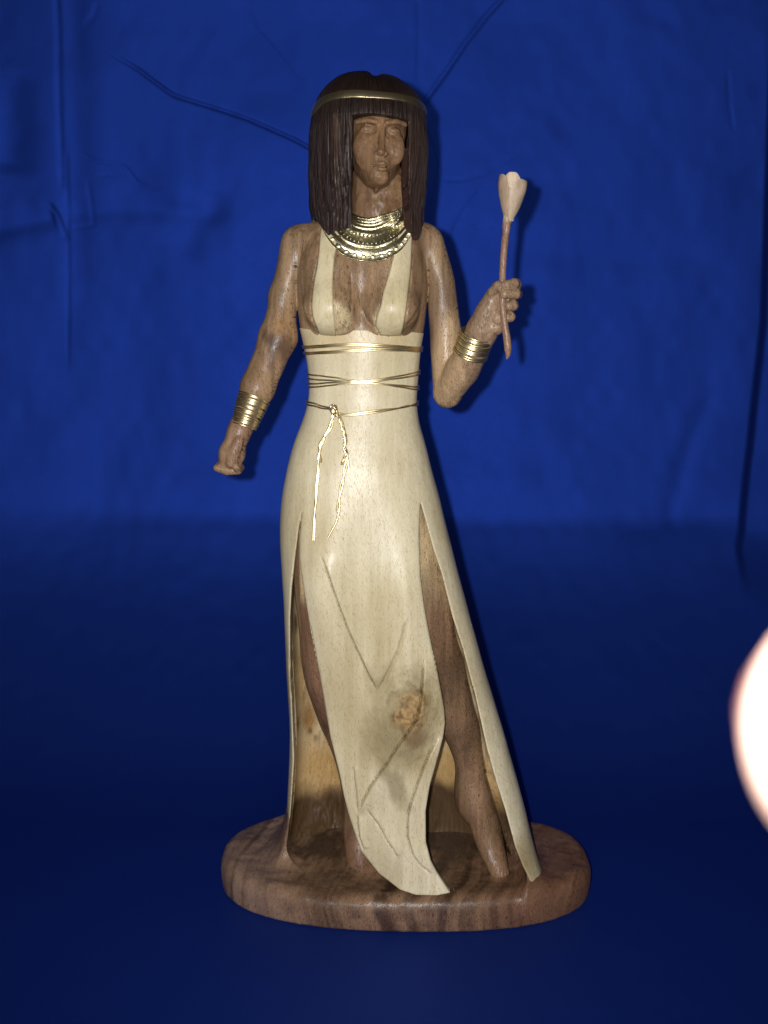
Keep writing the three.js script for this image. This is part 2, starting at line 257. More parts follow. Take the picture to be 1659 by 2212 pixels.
// limbs
const px = (p, z) => at(p[0], p[1], z);
const upperArmL = [px([648, 524], -1), px([612, 640], 0), px([601, 728], 2), px([556, 838], 9), px([521, 922], 14)], radL = [9.6, 6.9, 9.6, 8.4, 5.7];
const fistL = inLArm([[425, 1480], [350, 1700], [320, 1800], [190, 1855], [300, 1890], [420, 1890], [430, 1560], [380, 1680], [345, 1800], [400, 1850]]).map((p, i) => px(p, i < 3 ? 15 : i < 6 ? 18 : 21));
const armR = [px([922, 528], -1), px([953, 610], 0), px([962, 710], 1), px([967, 849], 4), px([998, 800], 12), px([1026, 748], 20), px([1043, 712], 24)], radR = [9.4, 7.2, 8.4, 7.6, 8.9, 8.0, 7.8];
const hd = (x, y, z) => px(inHand([[x, y]])[0], z);
const palm = [hd(150, 1360, 26), hd(330, 900, 29), hd(430, 620, 31), hd(500, 400, 33)], thumb = [hd(400, 520, 34), hd(540, 360, 37), hd(590, 420, 38.5)];
const fingers = [[hd(960, 330, 29), hd(900, 315, 35), hd(740, 345, 37.5), 2.5], [hd(985, 560, 29), hd(930, 545, 36), hd(700, 560, 38.5), 2.75], [hd(880, 820, 28), hd(880, 820, 33), hd(800, 840, 35), 2.6], [hd(840, 1090, 28), hd(820, 1090, 33), hd(770, 1110, 34), 2.4]];
const heel = [hd(520, 1110, 33), hd(470, 1330, 29), hd(600, 800, 28)];
const legRows = (rows) => new Stack(rows.map(([y, c, h, z, dz]) => [y, c - h, c + h, h * 0.25 * (dz ?? 1), h * 0.27, z, 0, 2]));
const legR = legRows([[1060, 915, 40, 16], [1200, 918, 50, 16], [1350, 932, 49, 14], [1430, 955, 48, 10], [1511, 975, 46, 8], [1565, 990, 45, 6], [1619, 1007, 35, 3], [1655, 1014, 32, 2], [1740, 1026, 43, 3], [1779, 1045, 36, 5], [1820, 1058, 31, 9], [1847, 1066, 28, 13], [1870, 1074, 24, 16], [1890, 1080, 19, 19], [1906, 1082, 12, 20]]);
const legL = legRows([[1100, 690, 44, 12], [1250, 686, 52, 12], [1350, 695, 50, 9], [1460, 704, 48, 6], [1545, 725, 42, 2], [1643, 758, 35, -4], [1728, 775, 35, -6], [1800, 775, 33, -2], [1850, 782, 36, 4], [1890, 800, 44, 10], [1920, 815, 40, 12]]);
// the head
const skull = new Stack([[235, 754, 882, 16, 18], [300, 757, 876, 18.8, 18], [335, 760, 869, 20.6, 17], [362, 764, 863, 21.4, 15], [380, 771, 856, 21.2, 12], [394, 782, 846, 19.8, 8], [404, 789, 839, 17, 6], [411, 799, 827, 13, 5]].map((r) => [...r, r[5] ?? 1.5, 0.06, r[0] > 385 ? 2 : 1.72]));
const fc = (x, y, z) => px(inFace([[x, y]])[0], z);
const N0 = fc(885, 430, 18.6), N1 = fc(868, 760, 22.8), N2 = fc(850, 985, 25.8), wingL = fc(772, 1025, 21.6), wingR = fc(945, 1035, 21.6), eyeL = fc(540, 455, 15.2), eyeR = fc(1140, 505, 14.8), browL = [fc(300, 285, 15.6), fc(520, 240, 18.0), fc(740, 290, 19.2)], browR = [fc(1000, 300, 19.2), fc(1220, 275, 18.0), fc(1420, 345, 15.0)];
const lipU1 = fc(770, 1265, 22.3), lipU2 = fc(905, 1265, 22.7), lipM = fc(690, 1310, 20.8), lipR = fc(1010, 1320, 20.8), lipD = fc(865, 1405, 22.2), chin = fc(840, 1590, 19.5), cheekL = fc(430, 900, 15.0), cheekR = fc(1230, 930, 14.6);
const mouth = [fc(670, 1320, 22), fc(800, 1322, 23.0), fc(870, 1332, 23.2), fc(960, 1326, 22.8), fc(1040, 1350, 21.5)];
const lidL = [fc(345, 420, 18), fc(420, 345, 18.6), fc(540, 345, 19), fc(640, 415, 19.2), fc(715, 510, 19)], lidR = [fc(960, 500, 19), fc(1040, 410, 19), fc(1150, 390, 18.6), fc(1290, 440, 18), fc(1370, 520, 17)], lowL = [fc(400, 520, 18), fc(520, 560, 18.6), fc(690, 545, 18.6)], lowR = [fc(970, 600, 18.6), fc(1130, 620, 18.4), fc(1300, 590, 17.6)];
const chain = (x, y, z, P, r) => { let d = 1e9; for (let i = 1; i < P.length; i++) d = min(d, cone(x, y, z, P[i - 1], P[i], r, r)); return d; };
const neckT = [px([817, 395], -5), px([815, 480], -5)], neckCord = [px([866, 405], 3), px([846, 472], 8)], neckGap = [px([826, 412], 11.5), px([833, 462], 13)];
function headD(x, y, z) {
  let d = skull.d(x, y, z, 5);
  const n = smax(smin(cone(x, y, z, neckT[0], neckT[1], 14, 15.5), cone(x, y, z, neckCord[0], neckCord[1], 5, 5), 3), -cone(x, y, z, neckGap[0], neckGap[1], 0.8, 1.4), 1.5);
  if (d > 9) return smin(d, n - 0.3 * noise(x * 0.5, y * 0.3, z * 0.5), 0.8);
  d = smin(d, ball(x, y, z, cheekL, 5, 8, 4), 4); d = smin(d, ball(x, y, z, cheekR, 4, 7, 3.6), 4);
  d = smin(d, ball(x, y, z, chin, 4.2, 3.6, 3.4), 3);
  d = smax(d, -ball(x, y, z, [eyeL[0], eyeL[1], 20.8], 4.7, 3.4, 4.0), 1.4); d = smax(d, -ball(x, y, z, [eyeR[0], eyeR[1], 20.4], 4.6, 3.4, 4.0), 1.4);
  d = smin(d, ball(x, y, z, eyeL, 3.8, 2.1, 2.7), 0.7); d = smin(d, ball(x, y, z, eyeR, 3.7, 2.1, 2.7), 0.7);
  d = smin(d, chain(x, y, z, browL, 1.25), 1.0); d = smin(d, chain(x, y, z, browR, 1.25), 1.0);
  d = smin(d, min(cone(x, y, z, N0, N1, 1.3, 1.7), cone(x, y, z, N1, N2, 1.7, 2.0)), 1.4);
  d = smin(d, min(ball(x, y, z, wingL, 1.5, 1.4, 1.6), ball(x, y, z, wingR, 1.5, 1.4, 1.6)), 0.8);
  d = smin(d, min(cone(x, y, z, lipM, lipU1, 0.5, 1.15), min(cone(x, y, z, lipU1, lipU2, 1.15, 1.15), cone(x, y, z, lipU2, lipR, 1.15, 0.5))), 0.7);
  d = smin(d, ball(x, y, z, lipD, 2.9, 1.3, 1.9), 0.7);
  d = smax(d, -chain(x, y, z, mouth, 0.5), 0.35);
  d = smax(d, -min(min(chain(x, y, z, lidL, 0.46), chain(x, y, z, lidR, 0.46)), min(chain(x, y, z, lowL, 0.36), chain(x, y, z, lowR, 0.36))), 0.4);
  return smin(d, n - 0.3 * noise(x * 0.5, y * 0.3, z * 0.5), 0.8) + 0.22 * noise(x * 0.45, y * 0.35, z * 0.5) + 0.08 * noise(x * 1.3, y * 0.7, z);
}
const bL = figure.seen(...inChest([[530, 770]])[0]), bR = figure.seen(...inChest([[1110, 775]])[0]);
function chestD(x, y, z) {
  let d = figure.side(x, y, z) + 0.35;
  d = smin(d, ball(x, y, z, [bL[0], bL[1] - 1, 15.5], 14, 13.5, 12.2), 4.5); d = smin(d, ball(x, y, z, [bR[0], bR[1] - 1, 15.5], 14, 13.5, 12.2), 4.5);
  d = smin(d, ball(x, y, z, [bL[0], bL[1] + 16, 8], 13, 20, 13), 8); d = smin(d, ball(x, y, z, [bR[0], bR[1] + 16, 8], 13, 20, 13), 8);
  if (z > 0 && y > 318) { const p = min(strapL(x, y), strapR(x, y)); if (p < 3) d += 0.55 * exp(-(((p - 0.25) / 0.5) ** 2)); }
  return d - (z > -4 ? relief.at(x, y) * faceOn(z) * 0.8 : 0);
}
function armsD(x, y, z) {
  let a = 1e9, b = 1e9;
  for (let i = 1; i < 5; i++) a = smin(a, cone(x, y, z, upperArmL[i - 1], upperArmL[i], radL[i - 1], radL[i]), 4);
  if (y < 285) {
    a = smin(a, cone(x, y, z, upperArmL[4], fistL[0], 5.7, 5.4), 3); a = smin(a, cone(x, y, z, fistL[0], fistL[1], 5.4, 6.3), 3); a = smin(a, cone(x, y, z, fistL[1], fistL[2], 6.3, 5.4), 3);
    let f = 1e9; for (let q = 0; q < 4; q++) { const o = -q * 4.1; f = min(f, min(cone(x, y, z - o, fistL[3], fistL[4], 2.0, 2.2), cone(x, y, z - o, fistL[4], fistL[5], 2.2, 2.0))); f = min(f, cone(x, y, z - o, fistL[5], fistL[9], 2.0, 1.8)); }
    a = smin(a, f, 1.4); a = smin(a, min(cone(x, y, z, fistL[6], fistL[7], 2.4, 3.0), cone(x, y, z, fistL[7], fistL[8], 3.0, 2.6)), 1.6);
  }
  const up = min(cone(x, y, z, armR[0], armR[1], radR[0], radR[1]), min(cone(x, y, z, armR[1], armR[2], radR[1], radR[2]), cone(x, y, z, armR[2], armR[3], radR[2], radR[3])));
  const low = min(cone(x, y, z, armR[3], armR[4], radR[3], radR[4]), min(cone(x, y, z, armR[4], armR[5], radR[4], radR[5]), cone(x, y, z, armR[5], armR[6], radR[5], radR[6])));
  b = smin(up, low, 1.2);
  if (x > 35) b = smin(b, handD(x, y, z), 2);
  return [a + 0.3 * noise(x * 0.13, y * 0.09, z * 0.13), b + 0.3 * noise(x * 0.13, y * 0.09, z * 0.13)];
}
function handD(x, y, z) {
  let d = min(cone(x, y, z, armR[6], palm[0], 7.8, 7.2), min(cone(x, y, z, palm[0], palm[1], 7.2, 6.0), min(cone(x, y, z, palm[1], palm[2], 6.0, 4.6), cone(x, y, z, palm[2], palm[3], 4.6, 2.8))));
  d = smin(d, ball(x, y, z, heel[1], 5, 4, 5), 2); d = smin(d, cone(x, y, z, heel[2], fingers[2][0], 4.5, 3), 2); d = smin(d, cone(x, y, z, heel[2], fingers[0][0], 4.5, 3), 2);
  d = smin(d, cone(x, y, z, thumb[0], thumb[1], 2.6, 2.2), 0.8); d = smin(d, cone(x, y, z, thumb[1], thumb[2], 2.2, 1.9), 0.8);
  for (const [p, q, r, w] of fingers) d = smin(d, smin(cone(x, y, z, p, q, w, w), cone(x, y, z, q, r, w, w * 0.92), 0.8), 0.45);
  d = smin(d, ball(x, y, z, heel[0], 3, 3.4, 2.4), 0.5);
  return d + 0.15 * noise(x * 0.8, y * 0.6, z * 0.7);
}
function legsD(x, y, z) { const n = 0.3 * noise(x * 0.15, y * 0.09, z * 0.15); const l = min(legR.d(x, y, z, 4), legL.d(x, y, z, 4)) + n + toes(x, y, z); return y > 110 ? smax(l, figure.side(x, y, z) + lerp(2.6, 1.2, ss(205, 232, y)), 2) : l; }
const toeTip = px([1082, 1893], 22);
function toes(x, y, z) { const r = hypot(x - toeTip[0], y - toeTip[1]); return r > 6 ? 0 : 0.35 * cos((x - toeTip[0]) * 3.1) * (1 - r / 6); }
function bodyD(x, y, z) {
  if (y < 250 && x > -62 && x < 62 && (x > -30 || y < 205)) { const l = legsD(x, y, z); if (y < 205) return x < -55 ? min(l, armsD(x, y, z)[0]) : l; if (x > 0) return min(l, 30); }
  let d = 1e9; const A = armsD(x, y, z);
  if (y > 300) { d = chestD(x, y, z); d = smax(smax(d, bustY(x) - 3 - y, 1), y - 381, 8); d = smin(d, A[0], lerp(1.0, 7, ss(356, 378, y))); d = smin(d, A[1], lerp(1.0, 7, ss(356, 378, y))); }
  else d = min(A[0], A[1]);
  if (y > 366) d = smin(d, headD(x, y, z), 2);
  if (y < 250) d = min(d, legsD(x, y, z));
  return d;
}
function strapsD(x, y, z) {
  if (y < 305 || z < -2) return 20; const p = min(strapL(x, y), strapR(x, y)); if (p > 8) return p;
  return smax(smax(chestD(x, y, z) - 0.75, p, 0.7), -(chestD(x, y, z) + 3), 0.5);
}
function dressAll(x, y, z) { const d = dressD(x, y, z); return y > 300 ? min(d, strapsD(x, y, z)) : d; }

// hair
const hairS = new Stack([[176, 726, 864, 14, 18], [190, 712, 880, 18, 23], [210, 698, 900, 21.5, 27], [240, 680, 912, 24, 30], [260, 672, 917, 25, 31], [304, 667, 925, 25.5, 31.5], [356, 666, 926, 25, 31], [408, 667, 922, 24, 29], [448, 667, 918, 22.5, 28], [470, 672, 917, 22, 27], [520, 672, 917, 22, 27]].map((r) => [...r, 0, 0, 2.2]));
const hairPoly = polygon(inHead([[-200, -200], [2000, -200], [2000, 1290], [1240, 1300], [1222, 1400], [1195, 1432], [1130, 1395], [1118, 1200], [1104, 1000], [1110, 800], [1106, 500], [1100, 486], [1000, 464], [900, 450], [800, 440], [700, 444], [651, 452], [640, 800], [632, 1100], [634, 1372], [560, 1378], [500, 1394], [440, 1436], [370, 1345], [300, 1262], [270, 1200], [-200, 1190]]).map(([x, y]) => at(x, y, 20)), 0.4, 4);
const crownL = px([781, 256], -1), crownR = px([818, 260], -1), part = [px([811, 150], 30), px([811, 158], -34)];
function hairD(x, y, z) {
  const back = z < 2;
  let d = smin(hairS.d(x, y, z, 6), smin(ball(x, y, z, crownL, 24.8, 22.6, 26.5), ball(x, y, z, crownR, 24.2, 21.5, 26.5), 2), 2);
  d = smax(d, -cone(x, y, z, part[0], part[1], 2.0, 2.6), 2.5);
  const a = Math.atan2(x + 8, z), grain = y > 432 ? 0.5 : 1;
  d += 0.13 * grain * noise(a * 42, y * 0.03) + 0.15 * grain * noise(a * 80, y * 0.05 + 9) + 0.2 * noise(x * 0.1, y * 0.1, z * 0.1);
  const cut = back ? max(hairPoly(x, 200), 372 - y + 0.35 * abs(x + 8)) : hairPoly(x, y) - (x > 4 && y < 413 ? 3.4 * ss(14, 11, z) : 0);
  const hull = smax(d, back ? 370 - y : cut, 0.8);
  return back ? hull : max(hull, -20);
}
const hairAll = (x, y, z) => { const d = hairD(x, y, z); return z < 6 ? d : d; };

// base
const BC = [12.3, -13], BA = 107, BB = 57.5, BT = 20;
function baseD(x, y, z) {
  const X = abs(x - BC[0]) / BA, Z = abs(z - BC[1] - 0.03 * (x - BC[0])) / BB, p = 2.45, f = Math.pow(Math.pow(X, p) + Math.pow(Z, p), 1 / p) || 1e-4, g = hypot(Math.pow(X / f, p - 1) / BA, Math.pow(Z / f, p - 1) / BB);
  const s = (f - 1) / max(g, 1e-4) - 1.2 * cos(y * 0.16 - 1.6);
  const mound = ss(16, -22, z) * ss(62, 40, abs(x - 10)), top = y - BT - 5.5 * mound - 1.3 * noise(x * 0.035, z * 0.05, 3) - 0.3 * noise(x * 0.16, z * 0.2, 8);
  let d = smax(smax(s, top, 8), -y, 2.5);
  if (y > 8 && y < 75) { const fl = ss(-28, -48, x), w = smax(figure.side(x, y, z) + 1.2 - 3.4 * fl * ss(64, 22, y), smax(max(-hollow2(x, y), fl * (z - 3)), y - 31 - 30 * fl, 3), 2); d = smin(d, w, 12); }
  if (y > 10 && y < 50) { const l = smax(legsD(x, y, z) + 1.6, y - 32, 4); if (l < 12) d = smin(d, l, 6); }
  return d + 0.12 * noise(x * 0.3, y * 0.3, z * 0.3);
}

// ---------------------------------------------------------------- what the wood looks like: tone by place in the block
const mixc = (a, b, t) => [a[0] + (b[0] - a[0]) * t, a[1] + (b[1] - a[1]) * t, a[2] + (b[2] - a[2]) * t];
const spot = (c, rx, ry, turn = 0, rough = 0.35) => { const ct = cos(turn), st = sin(turn); return (x, y) => { const dx = x - c[0], dy = y - c[1], u = (dx * ct + dy * st) / rx, v = (-dx * st + dy * ct) / ry; return 1 - ss(0.35, 1.25, sqrt(u * u + v * v) + rough * fbm(x * 0.22, y * 0.16, c[0], 3)); }; };
const fg = (p) => figure.seen(p[0], p[1]);
const knotHalo = spot(fg([888, 1560]), 20, 29, -0.5, 0.5), knotCore = spot(fg([884, 1538]), 9.5, 13.5, -0.35, 0.45), knotLow = spot(fg([893, 1592]), 8, 6, 0.2, 0.4), stain2 = spot(fg(inLL([[1190, 1450]])[0]), 6, 13, 0.45, 0.5), grey2 = spot(fg(inLL([[1050, 980]])[0]), 13, 13, 0, 0.5), dusk3 = spot(fg([905, 1480]), 10, 16, 0, 0.4), warmTop = spot(fg([780, 735]), 30, 7, 0, 0.3), grey4 = spot(fg([820, 1470]), 9, 12, 0, 0.5);
const CREAM = [0.515, 0.447, 0.292], CREAM2 = [0.385, 0.312, 0.172], PALE = [0.59, 0.535, 0.4], GREY = [0.22, 0.175, 0.09], KNOT = [0.12, 0.062, 0.024], UMBER = [0.05, 0.027, 0.013], OCHRE = [0.36, 0.225, 0.08];
const uvRound = (x, y, z, cx, r) => (r < 20 ? [(x + 0.4 * z) / 40, y / 40] : [Math.atan2(x - cx, z + 2) * r / 40, y / 40]);
function dressLook(x, y, z, nx, ny, nz) {
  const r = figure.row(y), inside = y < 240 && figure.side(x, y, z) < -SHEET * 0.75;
  const ring = noise((x + 2 * noise(x * 0.05, y * 0.02, z * 0.05)) * 0.32, y * 0.012, z * 0.3), fine = noise(x * 1.6, y * 0.07, z * 1.5), big = fbm(x * 0.03, y * 0.018, z * 0.03 + 4, 3);
  let c = mixc(CREAM, CREAM2, clamp(0.32 + 0.45 * ring + 0.5 * big)); c = mixc(c, PALE, clamp(0.25 - 0.5 * big));
  const v = 1 + 0.06 * fine + 0.05 * noise(x * 0.7, y * 0.02, z * 0.6); c = [c[0] * v, c[1] * v, c[2] * v];
  const wx = x + 9 * fbm(x * 0.02, y * 0.012, z * 0.02 + 7, 2) + (y < 130 ? -7 * exp(-(((y - fg1[1]) / 22) ** 2)) * Math.sign(x - fg1[0] + 2) * exp(-abs(x - fg1[0]) / 16) : 0), vein = 1 - ss(0, 0.09, abs(noise(wx * 0.23, y * 0.008 + 3, 2))), low = ss(190, 90, y);
  c = mixc(c, [0.27, 0.2, 0.1], vein * (0.1 + 0.28 * low) * (0.6 + 0.4 * noise(x * 0.1, y * 0.03)));
  c = mixc(c, [0.3, 0.235, 0.125], clamp(1.15 * low * noise(x * 0.055, y * 0.03, 6)));
  if (!inside && z > 0) {
    c = mixc(c, GREY, 0.72 * knotHalo(x, y)); c = mixc(c, KNOT, 0.34 * ss(0.3, 0.9, sin(hypot(x - fg1[0] - 0.25 * (y - fg1[1]), (y - fg1[1]) * 0.75) * 0.9 + 4.5 * noise(x * 0.1, y * 0.09, 9))) * knotHalo(x, y) * ss(-0.5, 0.4, noise(x * 0.16, y * 0.13, 31))); c = mixc(c, GREY, 0.5 * clamp(noise(x * 0.3, y * 0.2, 12)) * knotHalo(x, y)); c = mixc(c, GREY, 0.42 * grey2(x, y)); c = mixc(c, GREY, 0.4 * grey4(x, y)); c = mixc(c, GREY, 0.42 * dusk3(x, y)); c = mixc(c, GREY, 0.75 * stain2(x, y));
    const kr = hypot(x - fg1[0], (y - fg1[1]) * 0.75) + 1.8 * noise(x * 0.3, y * 0.3) + 0.8 * noise(x * 0.9, y * 0.9);
    c = mixc(c, GREY, 0.3 * clamp(sin(kr * 1.5) * 1.4) * ss(26, 8, kr));
    c = mixc(c, mixc(KNOT, OCHRE, clamp(0.5 + 0.6 * noise(x * 0.7, y * 0.5) + 0.35 * sin(kr * 2.2))), 0.85 * knotCore(x, y)); c = mixc(c, [0.09, 0.05, 0.02], 0.75 * exp(-(((kr - 8.6) / 1.1) ** 2)) * ss(-0.6, 0.5, noise(x * 0.22, y * 0.2, 17))); c = mixc(c, KNOT, 0.6 * knotLow(x, y)); c = mixc(c, OCHRE, 0.3 * warmTop(x, y));
  }
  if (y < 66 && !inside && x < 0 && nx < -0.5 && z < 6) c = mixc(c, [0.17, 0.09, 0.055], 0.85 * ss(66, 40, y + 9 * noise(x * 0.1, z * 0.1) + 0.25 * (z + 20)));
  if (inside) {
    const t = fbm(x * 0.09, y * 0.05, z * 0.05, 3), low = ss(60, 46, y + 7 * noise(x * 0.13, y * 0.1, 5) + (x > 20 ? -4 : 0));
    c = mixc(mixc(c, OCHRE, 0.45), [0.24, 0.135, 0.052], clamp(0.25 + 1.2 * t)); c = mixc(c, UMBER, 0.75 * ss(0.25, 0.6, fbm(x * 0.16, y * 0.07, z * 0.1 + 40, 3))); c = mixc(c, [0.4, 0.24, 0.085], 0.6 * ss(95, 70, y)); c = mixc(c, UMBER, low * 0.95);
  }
  return [...c, ...uvRound(x, y, z, r[0], 36)];
}
const fg1 = fg([882, 1528]);
const BROWN = [0.225, 0.138, 0.076], BROWN2 = [0.118, 0.067, 0.036], TAN = [0.355, 0.245, 0.142], PLUM = [0.19, 0.112, 0.075];
const elbowStain = spot(px(inLArm([[850, 470]])[0], 8), 6, 7.5, 0.4, 0.6), elbowStain2 = spot(px(inLArm([[930, 520]])[0], 8), 6, 8, -0.4, 0.6), elbowStain3 = spot(px(inLArm([[790, 660]])[0], 8), 2.6, 9, 0.05, 0.5), armGold = spot(px(inLArm([[950, 350]])[0], 8), 8, 14, 0, 0.4);
const cup2 = [[[540, 720], [610, 740], [680, 800], [722, 870], [722, 940], [670, 1010], [540, 1060]], [[930, 880], [985, 800], [1020, 760], [1020, 1040], [950, 1000]]].map((P) => polygon(inChest(P).map(([x, y]) => at(x, y, 25)), 0.4));
function bodyLook(x, y, z) {
  const big = fbm(x * 0.04, y * 0.02, z * 0.04 + 11, 3), ring = noise((x + 3 * noise(x * 0.04, y * 0.02, z * 0.04)) * 0.28, y * 0.016, z * 0.28), fine = noise(x * 1.7, y * 0.08, z * 1.6);
  let c = mixc(BROWN, BROWN2, clamp(0.3 + 0.5 * ring + 0.3 * big)), cx = -8, cr = 30; c = mixc(c, TAN, clamp(0.2 - 0.7 * big)); if (z > 8 && y > 318 && y < 350) c = mixc(c, [0.5, 0.4, 0.235], 0.97 * ss(2.2, -2.2, min(cup2[0](x, y), cup2[1](x, y)) + 1.0 * noise(x * 0.25, y * 0.08, 3)));
  if (y > 366 && abs(x + 2) < 20) { c = mixc(c, [0.125, 0.068, 0.035], 0.7); c = mixc(c, [0.2, 0.118, 0.056], clamp(0.4 * noise(x * 0.3, y * 0.12, 4))); }
  else if (x < -47 || (y < 330 && x < -45)) { cx = lerp(-53, -80, ss(350, 250, y)); cr = 9; c = mixc(c, PLUM, clamp(0.3 + 0.6 * noise(x * 0.08, y * 0.03, 2))); c = mixc(c, [0.28, 0.155, 0.065], 0.5 * armGold(x, y)); if (z > 0) { c = mixc(c, [0.07, 0.04, 0.03], 0.85 * elbowStain(x, y)); c = mixc(c, [0.09, 0.05, 0.03], 0.7 * elbowStain2(x, y)); c = mixc(c, [0.1, 0.05, 0.035], 0.6 * elbowStain3(x, y)); } }
  else if (x > 24 && y > 240) { cx = lerp(31, 44, ss(330, 260, y)); cr = 9; c = mixc(c, TAN, 0.75); if (x > 42 && y > 296) c = mixc(c, [0.17, 0.11, 0.074], 0.7); c = mixc(c, [0.12, 0.068, 0.042], clamp(0.75 * noise(x * 0.12, y * 0.05, 7))); }
  else if (y < 240) { cx = x > 0 ? 30 : -25; cr = 11; c = mixc(c, x < 0 ? [0.14, 0.068, 0.041] : mixc([0.15, 0.085, 0.047], [0.07, 0.04, 0.022], clamp(0.2 + 1.1 * noise(x * 0.1, y * 0.03, z * 0.1))), 0.72); const sap = y + 6 * noise(x * 0.2, y * 0.06, 3); c = mixc(c, [0.42, 0.315, 0.175], 0.85 * (x < 0 ? ss(176, 190, sap) : ss(168, 214, sap))); }
  const mid = noise(x * 0.11, y * 0.035, z * 0.1 + 20), v = 1 + 0.12 * fine + 0.26 * noise(x * 0.62, y * 0.022, z * 0.6) + 0.3 * mid, uv = uvRound(x, y, z, cx, cr), k = y > 384 ? 1.7 : cr < 20 ? 1.15 : 1; return [c[0] * v, c[1] * v, c[2] * v, uv[0] * k, uv[1] * k];
}
function hairLook(x, y, z) {
  const a = Math.atan2(x + 8, z), s = noise(a * 22, y * 0.012), s2 = noise(a * 60, y * 0.03 + 5);
  let c = mixc([0.052, 0.03, 0.026], [0.115, 0.05, 0.032], clamp(0.35 + 0.8 * s)); c = mixc(c, [0.2, 0.105, 0.06], clamp(0.6 * s2 - 0.12));
  if (x > 8) c = mixc(c, [0.15, 0.075, 0.048], 0.5 * ss(5, 18, x));
  if (y > 425) c = mixc(c, [0.06, 0.036, 0.026], 0.7);
  if (y > 398 && y < 428 && x > -25 && x < 16 && z > 15) c = mixc(c, [0.22, 0.12, 0.07], clamp(0.5 * noise(x * 0.9, y * 0.05) + 0.2));
  return [c[0] * 0.56, c[1] * 0.54, c[2] * 0.57, a * 26 / 26, y / 45];
}
function baseLook(x, y, z) {
  const q = x + 0.35 * z + (x < -10 ? -0.016 * (x + 10) ** 2 * 0.3 : 0) + 5 * noise(x * 0.03, y * 0.05, z * 0.04), st = noise(q * 0.12, 1.5) + 0.5 * noise(q * 0.45, 7.7), big = fbm(x * 0.025, y * 0.05, z * 0.03, 3);
  let c = mixc([0.2, 0.118, 0.066], [0.06, 0.033, 0.019], clamp(0.4 + 0.9 * st)); c = mixc(c, [0.27, 0.168, 0.11], clamp(1.1 * big - 0.02)); c = mixc(c, [0.075, 0.04, 0.024], clamp(0.9 * noise(x * 0.13, y * 0.2, z * 0.16) - 0.1)); c = mixc(c, [0.21, 0.13, 0.08], clamp(0.8 * noise(x * 0.4, y * 0.3, z * 0.5) - 0.25));
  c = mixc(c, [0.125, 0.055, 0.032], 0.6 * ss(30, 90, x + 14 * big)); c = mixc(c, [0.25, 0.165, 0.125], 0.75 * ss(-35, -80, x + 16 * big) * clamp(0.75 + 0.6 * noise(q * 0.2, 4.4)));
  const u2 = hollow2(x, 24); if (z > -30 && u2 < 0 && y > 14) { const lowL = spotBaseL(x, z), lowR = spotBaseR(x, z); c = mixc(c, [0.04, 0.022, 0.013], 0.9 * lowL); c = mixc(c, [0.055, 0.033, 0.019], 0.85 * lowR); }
  const v = 1 + 0.12 * noise(q * 1.8, y * 0.1, z * 0.05); return [c[0] * v, c[1] * v, c[2] * v, x / 40, (z - y) / 40];
}
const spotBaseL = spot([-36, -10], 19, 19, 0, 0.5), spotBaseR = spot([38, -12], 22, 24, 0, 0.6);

// ---------------------------------------------------------------- building
const tag = (o, label, category, group) => { o.userData.label = label; if (category) o.userData.category = category; if (group) o.userData.group = group; return o; };
const put = (name, g, m, parent) => { const o = new THREE.Mesh(g, m); o.name = name; o.castShadow = o.receiveShadow = true; parent.add(o); return o; };
const statue = tag(new THREE.Group(), 'carved wooden woman in cream dress with gold collar and wire belt on oval base', 'statue');
statue.name = 'wooden_statue'; scene.add(statue);
const t0 = Date.now(), say = (w) => console.log(w, ((Date.now() - t0) / 1000).toFixed(1) + ' s');
put('body', carve(bodyD, [-100, 12, -34], [75, 440, 44], 0.66, bodyLook), skinWood, statue); say('body');
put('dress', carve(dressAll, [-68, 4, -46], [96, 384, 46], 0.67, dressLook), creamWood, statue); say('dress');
put('hair', carve(hairAll, [-52, 366, -38], [30, 456, 34], 0.5, hairLook), hairWood, statue); say('hair');
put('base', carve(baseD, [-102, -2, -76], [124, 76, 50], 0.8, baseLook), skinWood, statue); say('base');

// metal wire: a tube through points in mm
function wire(P, r, closed = false, seg = 4, sides = 7) {
  const c = new THREE.CatmullRomCurve3(P.map((p) => new THREE.Vector3(p[0] / 1000, p[1] / 1000, p[2] / 1000)), closed, 'centripetal');
  return new THREE.TubeGeometry(c, P.length * seg, r / 1000, sides, closed);
}
// a wire round the figure whose height is given by what the photograph shows of its front
function round(front, r, lift = 0) {
  const Q = front.map(([x, y]) => figure.seen(x, y)), y0 = Q[0][1], y1 = Q[Q.length - 1][1], xa = Q[0][0], xb = Q[Q.length - 1][0], out = [];
  const hAt = (x) => { let i = 1; while (i < Q.length - 1 && Q[i][0] < x) i++; const a = Q[i - 1], b = Q[i]; return lerp(a[1], b[1], clamp((x - a[0]) / (b[0] - a[0]))); };
  for (let i = 0; i < 96; i++) {
    const a = i / 96 * 2 * PI; let y = (y0 + y1) / 2;
    for (let k = 0; k < 4; k++) { const p = figure.ring(a, y, r + lift); y = sin(a) >= 0 ? hAt(p[0]) : lerp(y1, y0, (p[0] - xb) / (xa - xb || 1)); }
    y += 0.12 * noise(i * 0.35, r * 9, y * 0.4);
    const p = figure.ring(a, y, r + lift + 0.15 + 0.12 * noise(i * 0.3, y)); if (p[2] > 0) p[2] += relief.at(p[0], p[1]) * faceOn(p[2]); out.push(p);
  }
  return wire(out, r, true, 3);
}
const belt = new THREE.Group(); belt.name = 'wire_belt'; statue.add(belt);
